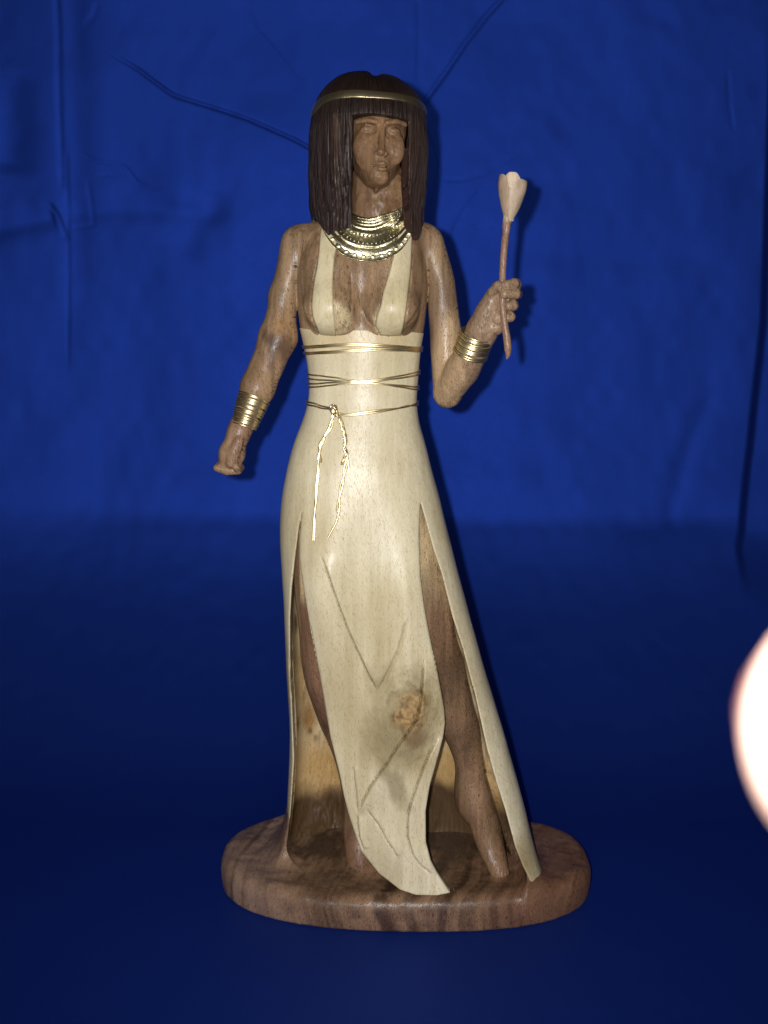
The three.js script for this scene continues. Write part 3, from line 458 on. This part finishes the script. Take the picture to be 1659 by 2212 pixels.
for (const P of [
  [[265, 1146], [400, 1143], [600, 1130], [800, 1125], [1000, 1133], [1200, 1150], [1380, 1160]], [[265, 1164], [400, 1160], [600, 1147], [800, 1141], [1000, 1149], [1200, 1165], [1380, 1174]],
  [[265, 1209], [450, 1202], [650, 1189], [850, 1174], [1000, 1169], [1200, 1174], [1360, 1184]], [[265, 1222], [450, 1217], [650, 1205], [850, 1191], [1000, 1186], [1200, 1190], [1360, 1199]],
  [[300, 1408], [450, 1430], [600, 1450], [750, 1476], [880, 1498], [1000, 1506], [1200, 1536], [1360, 1556]], [[300, 1450], [500, 1470], [700, 1488], [880, 1500], [1050, 1512], [1200, 1520], [1360, 1530]],
  [[305, 1500], [500, 1495], [700, 1487], [850, 1478], [1000, 1460], [1150, 1436], [1365, 1382]], [[305, 1532], [600, 1512], [880, 1492], [1000, 1474], [1200, 1450], [1365, 1410]],
  [[300, 1668], [380, 1690], [450, 1716], [530, 1732], [600, 1782], [700, 1794], [850, 1772], [1000, 1748], [1150, 1738], [1250, 1722], [1345, 1680]], [[300, 1694], [380, 1716], [450, 1738], [530, 1746], [600, 1796], [700, 1806], [850, 1790], [1000, 1768], [1150, 1740], [1250, 1712], [1345, 1704]],
]) put('wire', round(inChest(P), 0.47), gold, belt);
const lieOn = (P, lift) => P.map(([x, y]) => { const q = figure.seen(x, y); return [q[0], q[1], figure.front(q[0], q[1]) + relief.at(q[0], q[1]) + lift]; });
const smooth = (P, n) => { const c = new THREE.CatmullRomCurve3(P.map((p) => new THREE.Vector3(...p)), false, 'centripetal'); return c.getPoints(n).map((v) => [v.x, v.y, v.z]); };
function twisted(P, n, turns, gap, r, from = 0, to = 1) {             // strands wound round one another along a path on the dress
  const S = smooth(lieOn(inSkirt(P), 0.9), 90); 
  for (let k = 0; k < n; k++) { const Q = []; for (let i = floor(90 * from); i <= floor(90 * to); i++) { const a = i / 90 * turns * 2 * PI + k * 2 * PI / n; Q.push([S[i][0] + gap * cos(a), S[i][1], S[i][2] + gap * 0.55 * sin(a)]); } put('wire', wire(Q, r, false, 2), gold, belt); }
}
twisted([[530, 70], [520, 130], [500, 200], [460, 270], [430, 330], [420, 400], [424, 458]], 2, 1.6, 0.75, 0.5);
twisted([[528, 70], [516, 130], [492, 205], [452, 280], [428, 350], [414, 440], [412, 520], [400, 640], [392, 760], [385, 880], [380, 1022]], 2, 1.5, 0.42, 0.5);
twisted([[545, 90], [580, 160], [605, 250], [610, 300], [605, 350], [618, 400], [600, 440], [590, 484]], 2, 3.2, 0.7, 0.5);
twisted([[548, 90], [585, 160], [608, 250], [616, 310], [610, 370], [625, 410], [632, 480], [634, 552]], 1, 1, 0.4, 0.5);
twisted([[545, 92], [582, 165], [604, 250], [612, 300], [606, 350], [624, 405], [610, 500], [590, 600], [570, 700], [560, 800], [560, 862]], 2, 3.4, 0.6, 0.5);
twisted([[560, 850], [540, 905], [510, 960], [485, 1006]], 1, 0, 0, 0.55);
const knot = inChest([[520, 1752], [530, 1715], [555, 1702], [580, 1718], [585, 1760], [560, 1790], [535, 1770], [540, 1735], [565, 1730], [578, 1775], [570, 1810]]);
put('knot', wire(lieOn(knot, 1.5).map((p, i) => [p[0], p[1], p[2] + 0.7 * sin(i * 1.9)]), 0.62, false, 6), gold, belt);

// wire bracelets: turns of wire round the forearms
function bracelet(a, b, ra, rb, n, r) {
  const g = new THREE.Group(); g.name = 'bracelet'; statue.add(g);
  const A = new THREE.Vector3(...a), B = new THREE.Vector3(...b), ax = B.clone().sub(A).normalize(), u = new THREE.Vector3(0, 0, 1).cross(ax).normalize(), v = ax.clone().cross(u);
  for (let k = 0; k < n; k++) {
    const t = (k + 0.5 + (rnd() - 0.5) * 0.5) / n, R = lerp(ra, rb, t) + r * 0.8 + rnd() * 0.35, tl = (rnd() - 0.5) * 0.09, tm = (rnd() - 0.5) * 0.09, P = [];
    for (let i = 0; i < 28; i++) { const q = i / 28 * 2 * PI, w = A.clone().lerp(B, t).addScaledVector(u, R * cos(q)).addScaledVector(v, R * sin(q)).addScaledVector(ax, R * (tl * cos(q) + tm * sin(q)) + 0.1 * noise(i * 0.7, k * 3)); P.push([w.x, w.y, w.z]); }
    put('wire', wire(P, r, true, 2), gold, g);
  }
  return g;
}
const bz = (p, z) => px(inLArm([p])[0], z);
tag(bracelet(bz([600, 1075], 10.5), bz([480, 1400], 14), 8.1, 6.0, 19, 0.46), 'gold wire bracelet on the lowered arm');
tag(bracelet(px(inRArm([[468, 1640]])[0], 19), px(inRArm([[530, 1462]])[0], 23.5), 8.3, 8.0, 16, 0.46), 'gold wire bracelet on the raised forearm');

// headband: a flat strip bent round the hair
{
  const T = inHead([[318, 395], [350, 348], [400, 298], [480, 262], [600, 236], [700, 231], [800, 239], [900, 249], [1000, 261], [1100, 281], [1170, 310], [1232, 378]]), Bm = inHead([[318, 432], [350, 392], [400, 345], [500, 309], [650, 292], [800, 295], [950, 307], [1050, 324], [1150, 352], [1232, 418]]);
  const hs2 = (P) => P.map(([x, y]) => hairS.seen(x, y)), TT = hs2(T), BB2 = hs2(Bm), hAt = (Q, x) => { let i = 1; while (i < Q.length - 1 && Q[i][0] < x) i++; const a = Q[i - 1], b = Q[i]; return lerp(a[1], b[1], clamp((x - a[0]) / (b[0] - a[0]))); };
  const pos = [], idx = [], n = 128, sec = [[-0.06, 0], [-0.03, 0.9], [0.06, 1.25], [0.5, 1.3], [0.98, 1.25], [1.03, 1.0], [1.05, 0]];
  for (let i = 0; i < n; i++) {
    const a = i / n * 2 * PI;
    for (const [f, o] of sec) {
      let y = 420, p; for (let k = 0; k < 6; k++) { p = hairS.ring(a, y, 0.3); const xf = p[0]; let yt = hAt(TT, xf), yb = hAt(BB2, xf); if (sin(a) < 0) { const s = -sin(a), e = cos(a) > 0 ? TT[TT.length - 1][1] : TT[0][1], eb = cos(a) > 0 ? BB2[BB2.length - 1][1] : BB2[0][1]; yt = e - 3 * s; yb = eb - 3 * s; } y = lerp(y, lerp(yb, yt, f), 0.7); }
      const q = hairS.ring(a, y, 6), cx = -8, cz = -1; let t = 1.25; for (let k = 0; k < 60; k++) { const dd = hairD(cx + (q[0] - cx) * t, y, cz + (q[2] - cz) * t); if (dd < 0.05) break; t -= max(dd, 0.06) * 0.8 / hypot(q[0] - cx, q[2] - cz); } t += (-0.3 + o * 0.8) / hypot(q[0] - cx, q[2] - cz); pos.push((cx + (q[0] - cx) * t) / 1000, y / 1000, (cz + (q[2] - cz) * t) / 1000);
    }
  }
  const m = sec.length; for (let i = 0; i < n; i++) for (let j = 0; j < m - 1; j++) { const a = i * m + j, b = (i + 1) % n * m + j; idx.push(a, a + 1, b, b, a + 1, b + 1); }
  const g = new THREE.BufferGeometry(); g.setAttribute('position', new THREE.Float32BufferAttribute(pos, 3)); g.setAttribute('uv', new THREE.Float32BufferAttribute(new Float32Array(pos.length / 3 * 2).map((_, i) => pos[floor(i / 2) * 3 + (i % 2)] * 25), 2)); g.setIndex(idx); g.computeVertexNormals();
  put('headband', g, new THREE.MeshPhysicalMaterial({ name: 'dull_brass', color: new THREE.Color(0.66, 0.54, 0.32), metalness: 1, roughness: 0.36, bumpMap: fineBump, bumpScale: 0.00008 }), statue);
}

// collar: ringed brass sheet lying on the chest, with a row of studs
{
  const skinZ = (x, y) => { let z = 34; for (let i = 0; i < 60; i++) { const d = bodyD(x, y, z) ; if (d < 0.03) break; z -= max(d * 0.7, 0.05); if (z < -6) break; } return z; };
  // arcs from the neck outwards, each given by its lowest point and its ends
  const inner = inCollar([[470, 150], [555, 228], [665, 282], [820, 305], [960, 266], [1120, 226], [1290, 150]]), outer = inCollar([[60, 330], [200, 605], [420, 845], [700, 938], [1000, 928], [1230, 805], [1370, 620], [1440, 470]]);
  const curve = (P) => new THREE.CatmullRomCurve3(P.map(([x, y]) => new THREE.Vector3(...at(x, y, 18))), false, 'centripetal'), CI = curve(inner), CO = curve(outer), mid = (u, f) => CI.getPoint(u).lerp(CO.getPoint(u), f);
  const prof = (f, u) => {                                           // height of the rings from the neck (0) to the rim (1)
    const g = (c, w, k) => k * exp(-(((f - c) / w) ** 4)); let h = 0.95 + 0.05 * noise(f * 60, u * 40);
    h -= g(0.0, 0.02, 0.5) + g(0.065, 0.014, 0.5) + g(0.125, 0.014, 0.55) + g(0.195, 0.016, 0.55) + g(0.3, 0.035, 0.65) + g(0.5, 0.095, 0.6) + g(0.7, 0.024, 0.65) + g(0.9, 0.07, 0.5);
    if (f > 0.405 && f < 0.595) h += 0.95 * max(0, cos(u * 2 * PI * 26)) ** 2 * ss(0.405, 0.42, f) * ss(0.595, 0.58, f);
    return h;
  };
  const nu = 360, nf = 90, pos = [], idx = [], uv = [], Z = [], zs = (i, j) => Z[clamp(i, 0, 60) * 25 + clamp(j, 0, 24)];
  for (let i = 0; i <= 60; i++) for (let j = 0; j <= 24; j++) { const p = mid(i / 60, j / 24); Z.push(skinZ(p.x, p.y)); }
  for (let pass = 0; pass < 3; pass++) { const c = Z.slice(); for (let i = 0; i <= 60; i++) for (let j = 0; j <= 24; j++) { let s = 0; for (let a = -1; a < 2; a++) for (let b = -1; b < 2; b++) s += c[clamp(i + a, 0, 60) * 25 + clamp(j + b, 0, 24)]; Z[i * 25 + j] = max(s / 9, c[i * 25 + j]); } }
  const zAt = (u, f) => { const a = u * 60, b = f * 24, i = min(floor(a), 59), j = min(floor(b), 23), s = a - i, t = b - j; return lerp(lerp(zs(i, j), zs(i + 1, j), s), lerp(zs(i, j + 1), zs(i + 1, j + 1), s), t); };
  for (let i = 0; i <= nu; i++) for (let j = 0; j <= nf; j++) { const u = i / nu, f = j / nf, p = mid(u, f), e = j === nf ? -0.9 : 0; pos.push(p.x / 1000, p.y / 1000, (zAt(u, f) + 0.5 + e + 0.75 * prof(f, u) + 0.05 * noise(p.x * 2, p.y * 2)) / 1000); uv.push(p.x / 40, p.y / 40); }
  for (let i = 0; i < nu; i++) for (let j = 0; j < nf; j++) { const a = i * (nf + 1) + j, b = a + nf + 1; idx.push(a, a + 1, b, b, a + 1, b + 1); }
  const g = new THREE.BufferGeometry(); g.setAttribute('position', new THREE.Float32BufferAttribute(pos, 3)); g.setAttribute('uv', new THREE.Float32BufferAttribute(uv, 2)); g.setIndex(idx); g.computeVertexNormals();
  const n = g.attributes.normal; let up = 0; for (let i = 0; i < n.count; i += 97) up += n.getZ(i); if (up < 0) { for (let i = 0; i < idx.length; i += 3) { const t = idx[i]; idx[i] = idx[i + 1]; idx[i + 1] = t; } g.setIndex(idx); g.computeVertexNormals(); }
  const collar = put('collar', g, brassSheet, statue), stud = new THREE.SphereGeometry(0.00128, 16, 10);
  for (let k = 0; k < 15; k++) { const u = 0.05 + k * 0.0645, p = mid(u, 0.895), s = put('stud', stud, brassSheet, collar); s.position.set(p.x / 1000, p.y / 1000, (zAt(u, 0.895) + 0.8) / 1000); s.scale.set(1, 1, 0.55); }
}
say('metal');

// ---------------------------------------------------------------- the flower in the raised hand
{
  const flower = tag(new THREE.Group(), 'pale carved wooden flower with a long brown stem held upright in the raised hand', 'flower');
  flower.name = 'carved_flower'; const FZ = 34.5, foot = px([1090, 664], FZ); flower.position.set(foot[0] / 1000, foot[1] / 1000, foot[2] / 1000); scene.add(flower);
  const rel = (p, z) => { const q = px(inRArm([p])[0], z); return [q[0] - foot[0], q[1] - foot[1], q[2] - foot[2]]; };
  const rows = [[772, 1672, 0.3, 36], [782, 1640, 1.2, 36], [783, 1590, 1.75, 36], [774, 1500, 1.85, 35.6], [757, 1400, 1.8, 35.2], [746, 1300, 1.75, 34.8], [739, 1200, 1.75, 34.5], [737, 1050, 1.75, 34], [740, 950, 1.7, 33.5], [749, 800, 1.7, 33], [759, 700, 1.7, 32.5], [768, 640, 1.75, 32], [772, 580, 2.0, 32], [777, 540, 2.3, 32], [781, 490, 2.2, 32]];
  const C = new THREE.CatmullRomCurve3(rows.map(([x, y, , z]) => new THREE.Vector3(...rel([x, y], z)))), ns = 120, m = 14, pos = [], col = [], uv = [], idx = [];
  for (let i = 0; i <= ns; i++) {
    const t = i / ns, p = C.getPoint(t), T = C.getTangent(t), f = t * (rows.length - 1), q = min(floor(f), rows.length - 2), r = lerp(rows[q][2], rows[q + 1][2], f - q), X = new THREE.Vector3(0, 0, 1).cross(T).normalize(), Y = T.clone().cross(X);
    for (let j = 0; j <= m; j++) { const a = j / m * 2 * PI, k = r * (1 + 0.1 * noise(cos(a) * 1.5, sin(a) * 1.5, i * 0.13)), v = p.clone().addScaledVector(X, k * cos(a)).addScaledVector(Y, k * sin(a)); pos.push(v.x / 1000, v.y / 1000, v.z / 1000); const w = 1 + 0.18 * noise(a * 2, i * 0.12, 3), l = ss(0.8, 1, t); col.push(lerp(0.22, 0.36, l) * w, lerp(0.128, 0.265, l) * w, lerp(0.082, 0.175, l) * w); uv.push(a * 0.05, p.y / 40); }
  }
  for (let i = 0; i < ns; i++) for (let j = 0; j < m; j++) { const a = i * (m + 1) + j, b = a + m + 1; idx.push(a, a + 1, b, b, a + 1, b + 1); }
  const g = new THREE.BufferGeometry(); g.setAttribute('position', new THREE.Float32BufferAttribute(pos, 3)); g.setAttribute('color', new THREE.Float32BufferAttribute(col, 3)); g.setAttribute('uv', new THREE.Float32BufferAttribute(uv, 2)); g.setIndex(idx); g.computeVertexNormals();
  put('stem', g, skinWood, flower);
  // petals: thick carved sheets wrapped round the bud
  const A = rel([790, 540], 32), Bq = rel([822, 195], 32), ax = new THREE.Vector3(Bq[0] - A[0], Bq[1] - A[1], 0), hgt = ax.length(); ax.normalize(); const sx = new THREE.Vector3(ax.y, -ax.x, 0), fz = new THREE.Vector3(0, 0, 1);
  const prof = [2.0, 2.7, 3.6, 4.4, 5.1, 5.8, 6.3, 6.7, 6.9, 6.9], rad = (v) => { const f = clamp(v) * 9, i = min(floor(f), 8); return lerp(prof[i], prof[i + 1], f - i); };
  const petal = (mid, half, off, top, tone, curl, skew = 0) => {
    const nu = 26, nv = 30, P = [], K = [], U = [], I = [];
    for (const side of [0, 1]) for (let i = 0; i <= nu; i++) for (let j = 0; j <= nv; j++) {
      const u = i / nu * 2 - 1, edge = 1 - Math.pow(abs(u), 3.6) * 0.3 + skew * u * 0.5 + 0.012 * noise(u * 3, mid * 5), v = j / nv * top * edge, a = mid + u * half * (1 - 0.1 * v), r = (rad(v) + off * ss(0, 0.35, v) + curl * max(0, v - 0.8) * 4 + 0.12 * noise(u * 3, v * 7, mid) - side * (0.75 - 0.3 * (j / nv)) * (j === nv ? 0.2 : 1)), w = new THREE.Vector3(...A).addScaledVector(ax, v * hgt).addScaledVector(sx, r * cos(a)).addScaledVector(fz, r * sin(a));
      P.push(w.x / 1000, w.y / 1000, w.z / 1000); const n = 1 + 0.14 * noise(u * 4, v * 6, mid * 3) + 0.1 * noise(u * 12, v * 5, 4); K.push(tone[0] * n, tone[1] * n, tone[2] * n); U.push(a * 0.15, v * 0.8);
    }
    const row = nv + 1, off2 = (nu + 1) * row, id = (s, i, j) => s * off2 + i * row + j;
    for (let i = 0; i < nu; i++) for (let j = 0; j < nv; j++) { const a = id(0, i, j), b = id(0, i + 1, j), c = id(1, i, j), d = id(1, i + 1, j); I.push(a, b, a + 1, b, b + 1, a + 1, c, c + 1, d, d, c + 1, d + 1); }
    for (let i = 0; i < nu; i++) I.push(id(0, i, nv), id(0, i + 1, nv), id(1, i, nv), id(0, i + 1, nv), id(1, i + 1, nv), id(1, i, nv));
    for (let j = 0; j < nv; j++) for (const i of [0, nu]) I.push(id(0, i, j), id(1, i, j), id(0, i, j + 1), id(1, i, j), id(1, i, j + 1), id(0, i, j + 1));
    const q = new THREE.BufferGeometry(); q.setAttribute('position', new THREE.Float32BufferAttribute(P, 3)); q.setAttribute('color', new THREE.Float32BufferAttribute(K, 3)); q.setAttribute('uv', new THREE.Float32BufferAttribute(U, 2)); q.setIndex(I); q.computeVertexNormals();
    return put('petal', q, creamWood, flower);
  };
  petal(1.75, 1.35, -0.7, 1.13, [0.5, 0.4, 0.29], -1.5); petal(-1.4, 1.7, -0.6, 1.0, [0.42, 0.31, 0.21], -1.2);
  petal(2.75, 0.95, 0.1, 1.06, [0.32, 0.235, 0.165], -0.1, -0.06); petal(0.62, 1.35, 0.4, 0.97, [0.37, 0.285, 0.205], -0.12, 0.1);
}

// ---------------------------------------------------------------- blue cloth: lies under the statue, sweeps up behind it and hangs as a backdrop
{
  const BZ = -345;                                                    // depth of the hanging part
  const onBack = (P) => P.map(([x, y]) => at(x, y, BZ));
  const folds = new Grid(-480, 120, 480, 660, 1);                   // how far the cloth stands out, over the hanging part
  const crease = (P, a, w, step = 0, fade0 = 0.15, fade1 = 0.15) => folds.line(onBack(P), w * 5 + 4, (v, d, s, run) => { const f = ss(0, fade0, run) * ss(0, fade1, 1 - run), w2 = w < 6 ? w * 0.44 : w, e = exp(-((s / w2) ** 2)); return v - f * ((w < 6 ? 0.36 : 0.7) * a * e - 0.25 * step * (s / w) * exp(-abs(s / w))); });
  crease(inTL([[470, 205], [580, 280], [700, 350], [800, 425], [880, 482], [950, 505], [1050, 535], [1130, 560], [1250, 600], [1400, 665], [1500, 710], [1620, 775]]), 3.8, 2.8, 1.0, 0.25, 0.05);
  crease(inTL([[1230, -30], [1300, 110], [1400, 220], [1480, 320], [1530, 410]]), 1.2, 2.6, 0.5);
  crease(inTL([[278, -60], [290, 150], [292, 300], [298, 600], [305, 800], [312, 1000]]), 2.4, 5, 1.0, 0.02, 0.1);
  crease(inTL([[372, -60], [376, 150], [378, 300], [380, 600], [388, 850], [380, 1100], [392, 1400], [395, 1700]]), 1.8, 12, 1.0, 0.02, 0.2);
  crease(inTL([[330, 700], [338, 1050], [345, 1400], [348, 1700], [350, 1950]]), 1.6, 3, 1.0, 0.1, 0.2);
  crease(inTL([[385, 770], [500, 822], [600, 835], [640, 855], [700, 930], [760, 955], [860, 962]]), 1.3, 2.4, 0.6);
  crease(inTL([[480, 895], [540, 890], [600, 897]]), 0.7, 2.4, 0.3);
  crease(inTL([[-60, 1180], [100, 1140], [200, 1120], [285, 1095]]), 3.0, 9, 1.5, 0.02, 0.1);
  crease(inTL([[240, 1030], [285, 1090], [320, 1180], [330, 1240]]), 2.4, 4, 1.4);
  crease(inTL([[290, 1095], [430, 1078], [600, 1062], [800, 1068], [1000, 1085], [1200, 1088]]), 2.0, 9, 0.8);
  crease(inTL([[340, 1165], [410, 1158], [470, 1145], [465, 1090], [440, 900]]), 1.0, 4, 0.6);
  crease(inTL([[60, 340], [50, 500], [45, 700], [30, 900]]), 3.0, 16, 1.2); crease(inTL([[1100, 950], [1085, 1080], [1000, 1200], [900, 1310]]), 1.8, 14, 0.6); crease(inTL([[420, 130], [470, 80], [500, 0]]), 1.0, 5, 0.8);
  crease(inTR([[400, -40], [300, 70], [200, 200], [100, 350], [20, 460], [-10, 505], [-40, 560]]), 4.0, 3.2, 1.2, 0.05, 0.15);
  crease(inTR([[-20, 520], [20, 610], [50, 700], [75, 800], [55, 900], [35, 1000], [20, 1100]]), 1.6, 3, 0.8);
  crease(inTR([[70, 870], [180, 870], [280, 840], [400, 770], [490, 715]]), 1.0, 3, 0.7);
  crease(inTR([[105, 1200], [150, 1090], [200, 1000], [280, 910], [330, 870]]), 1.4, 3, 0.8, 0.1, 0.3);
  crease(inTR([[1470, 320], [1480, 500], [1500, 640]]), 1.0, 3, 0.6); crease([[905, -20], [906, 90], [904, 200]], 1.2, 5, 0.6); crease([[1215, 950], [1370, 620], [1520, 880]], 1.0, 30, 0.5);
  crease([[990, 520], [1200, 540], [1420, 555], [1560, 545]], 1.5, 14, 0.8); crease([[1170, 280], [1280, 205], [1400, 60], [1440, -20]], 1.6, 22, 0.8); crease([[1420, 1140], [1480, 960], [1540, 830]], 1.3, 8, 0.8); crease([[480, 800], [700, 830], [1000, 990]], 0.9, 26, 0.5);
  // profile from the front edge of the table up the backdrop: [z, y]
  const prof = new THREE.CatmullRomCurve3([[330, 0], [180, 0], [40, 0], [-60, 0], [-105, 1], [-145, 7], [-190, 25], [-245, 62], [-288, 104], [-315, 146], [-330, 195], [-339, 255], [-344, 330], [-347, 420], [-349, 520], [-350, 620], [-352, 740]].map(([z, y]) => new THREE.Vector3(0, y, z)), false, 'centripetal');
  const L = 1230, nv = 700, nu = 700, run = (j) => (j < 220 ? j / 220 * 0.54 : 0.54 + (j - 220) / (nv - 220) * 0.46), S = Array.from({ length: nv + 1 }, (_, j) => prof.getPointAt(run(j))), T = S.map((_, i) => { const a = S[max(i - 1, 0)], b = S[min(i + 1, nv)]; return new THREE.Vector3(0, b.y - a.y, b.z - a.z).normalize(); });
  const edge = [at(1668, -60, BZ), at(1657, 350, BZ), at(1640, 700, BZ), at(1605, 950, BZ), at(1572, 1130, BZ), at(1560, 1160, BZ)], edgeX = (y) => { let i = 1; while (i < edge.length - 1 && edge[i][1] > y) i++; const a = edge[i - 1], b = edge[i]; return lerp(a[0], b[0], clamp((y - a[1]) / (b[1] - a[1]))); };
  const pos = [], uv = [], idx = [];
  for (let j = 0; j <= nv; j++) for (let i = 0; i <= nu; i++) {
    const s = S[j], t = T[j], q = run(j) * 660, si = i / nu * 2 - 1, x = 10 + 500 * si + 420 * si ** 7, ny = -t.z, nz = t.y, hang = ss(120, 190, s.y), flat = 1 - ss(0, 40, s.y);
    let n = 2.6 * noise(x * 0.009, q * 0.016, 5) * (0.4 + 0.6 * hang) * (1 - flat * 0.75) + 0.5 * noise(x * 0.03 + 4, q * 0.05, 9) * (0.5 + hang) * (1 - flat * 0.6) + 0.2 * noise(x * 0.09, q * 0.14, 2) * (1 - flat * 0.5);
    if (s.y > 125) n += folds.at(x, s.y) * ss(125, 150, s.y);
    const over = x - edgeX(s.y), drop = ss(0, 9, over) * 8; n -= drop * ss(95, 150, s.y);
    n += 2.2 * exp(-(((s.y - 158 + (x - 60) * 0.012) / 14) ** 2)) * -0.8 * ss(-420, -100, x) * ss(330, 250, x);  // where the hanging cloth meets the sweep
    if (s.y > 60 && s.y < 120) n += 0.9 * exp(-(((x - 300 - (s.y - 60) * 0.6) / 9) ** 2));
    const nearBase = ss(80, 130, hypot(x - 11, (s.z + 13) * 1.6)); n = lerp(n, max(n, -0.4) * nearBase, flat);
    pos.push(x / 1000, (s.y + ny * n) / 1000, (s.z + nz * n) / 1000); uv.push(x / 30, run(j) * L / 30);
  }
  for (let j = 0; j < nv; j++) for (let i = 0; i < nu; i++) { const a = j * (nu + 1) + i, b = a + nu + 1; idx.push(a, a + 1, b, b, a + 1, b + 1); }
  const g = new THREE.BufferGeometry(); g.setAttribute('position', new THREE.Float32BufferAttribute(pos, 3)); g.setAttribute('uv', new THREE.Float32BufferAttribute(uv, 2)); g.setIndex(idx); g.computeVertexNormals();
  const weave = canvasTile(512, (c, n) => { c.fillStyle = '#808080'; c.fillRect(0, 0, n, n); for (let y = 0; y < n; y += 4) for (let x = 0; x < n; x += 4) { const v = ((x + y) / 4 % 2 ? 150 : 96) + floor(rnd() * 50 - 25); c.fillStyle = `rgb(${v},${v},${v})`; c.fillRect(x, y, 4, 4); } for (let i = 0; i < 500; i++) { const v = 90 + floor(rnd() * 90); c.fillStyle = `rgba(${v},${v},${v},0.5)`; const h = rnd() < 0.5; c.fillRect(rnd() * n, rnd() * n, h ? 60 : 3, h ? 3 : 60); } }, false);
  const tint = canvasTile(512, (c, n) => { c.fillStyle = '#e8e8e8'; c.fillRect(0, 0, n, n); for (let i = 0; i < 16000; i++) { const v = rnd() < 0.5 ? 190 : 255; c.fillStyle = `rgba(${v},${v},${v},${0.35 * rnd()})`; const h = rnd() < 0.5, l = 4 + rnd() * 26; c.fillRect(rnd() * n, rnd() * n, h ? l : 1.5, h ? 1.5 : l); } }, true);
  const cloth = new THREE.MeshPhysicalMaterial({ name: 'blue_cotton', color: new THREE.Color(0.0056, 0.0165, 0.112), map: tint, bumpMap: weave, bumpScale: 0.00012, roughness: 0.58, ior: 2.3, specularIntensity: 1.55, specularColor: new THREE.Color(0.032, 0.112, 0.82), side: THREE.DoubleSide });
  const o = put('backdrop_cloth', g, cloth, scene); o.userData.kind = 'structure'; o.userData.label = 'creased royal blue cloth hung behind and spread under the statue';
}

// ---------------------------------------------------------------- the fingertip that strays in front of the lens
{
  const d = 57, c = new THREE.Vector3((2010 - 829.5) / F * d, -(1580 - 1106) / F * d, -d).applyEuler(camera.rotation).add(new THREE.Vector3(0, CAM_H, DH));
  const rows = []; for (let i = 0; i <= 14; i++) { const a = i / 14 * PI / 2; rows.push(new THREE.Vector2(0.0075 * sin(a) + 1e-5, 0.0088 * cos(a))); }
  for (const [y, r] of [[-0.004, 0.0077], [-0.01, 0.0078], [-0.016, 0.0076], [-0.022, 0.0079], [-0.03, 0.0083], [-0.045, 0.0085], [-0.06, 0.0087]]) rows.push(new THREE.Vector2(r, y));
  const g = new THREE.LatheGeometry(rows, 40), p = g.attributes.position; for (let i = 0; i < p.count; i++) { const y = p.getY(i); p.setZ(i, p.getZ(i) * 0.86 + 0.1 * max(0, -y - 0.02) * -1); } g.computeVertexNormals();
  const skin = new THREE.MeshPhysicalMaterial({ name: 'skin', color: new THREE.Color(0.6, 0.36, 0.27), roughness: 0.5 });
  const f = tag(put('finger', g, skin, scene), 'blurred pale fingertip lit white by the flash at the right edge of the picture', 'finger');
  f.position.copy(c).multiplyScalar(0.001); f.rotation.set(-0.15, 0.25, PI / 2 - 0.05);
  const nail = new THREE.SphereGeometry(0.0052, 20, 12, 0, 2 * PI, 0, 1.1); const nm = put('nail', nail, new THREE.MeshPhysicalMaterial({ name: 'nail', color: new THREE.Color(0.7, 0.45, 0.38), roughness: 0.3 }), f); nm.rotation.x = -PI / 2; nm.position.set(0, 0.0015, -0.0033); nm.scale.set(0.95, 0.75, 1.15);
}
let tris = 0; scene.traverse((o) => { if (o.isMesh) tris += (o.geometry.index ?? o.geometry.attributes.position).count / 3; }); say('all, triangles ' + tris);
renderer.render(scene, camera);
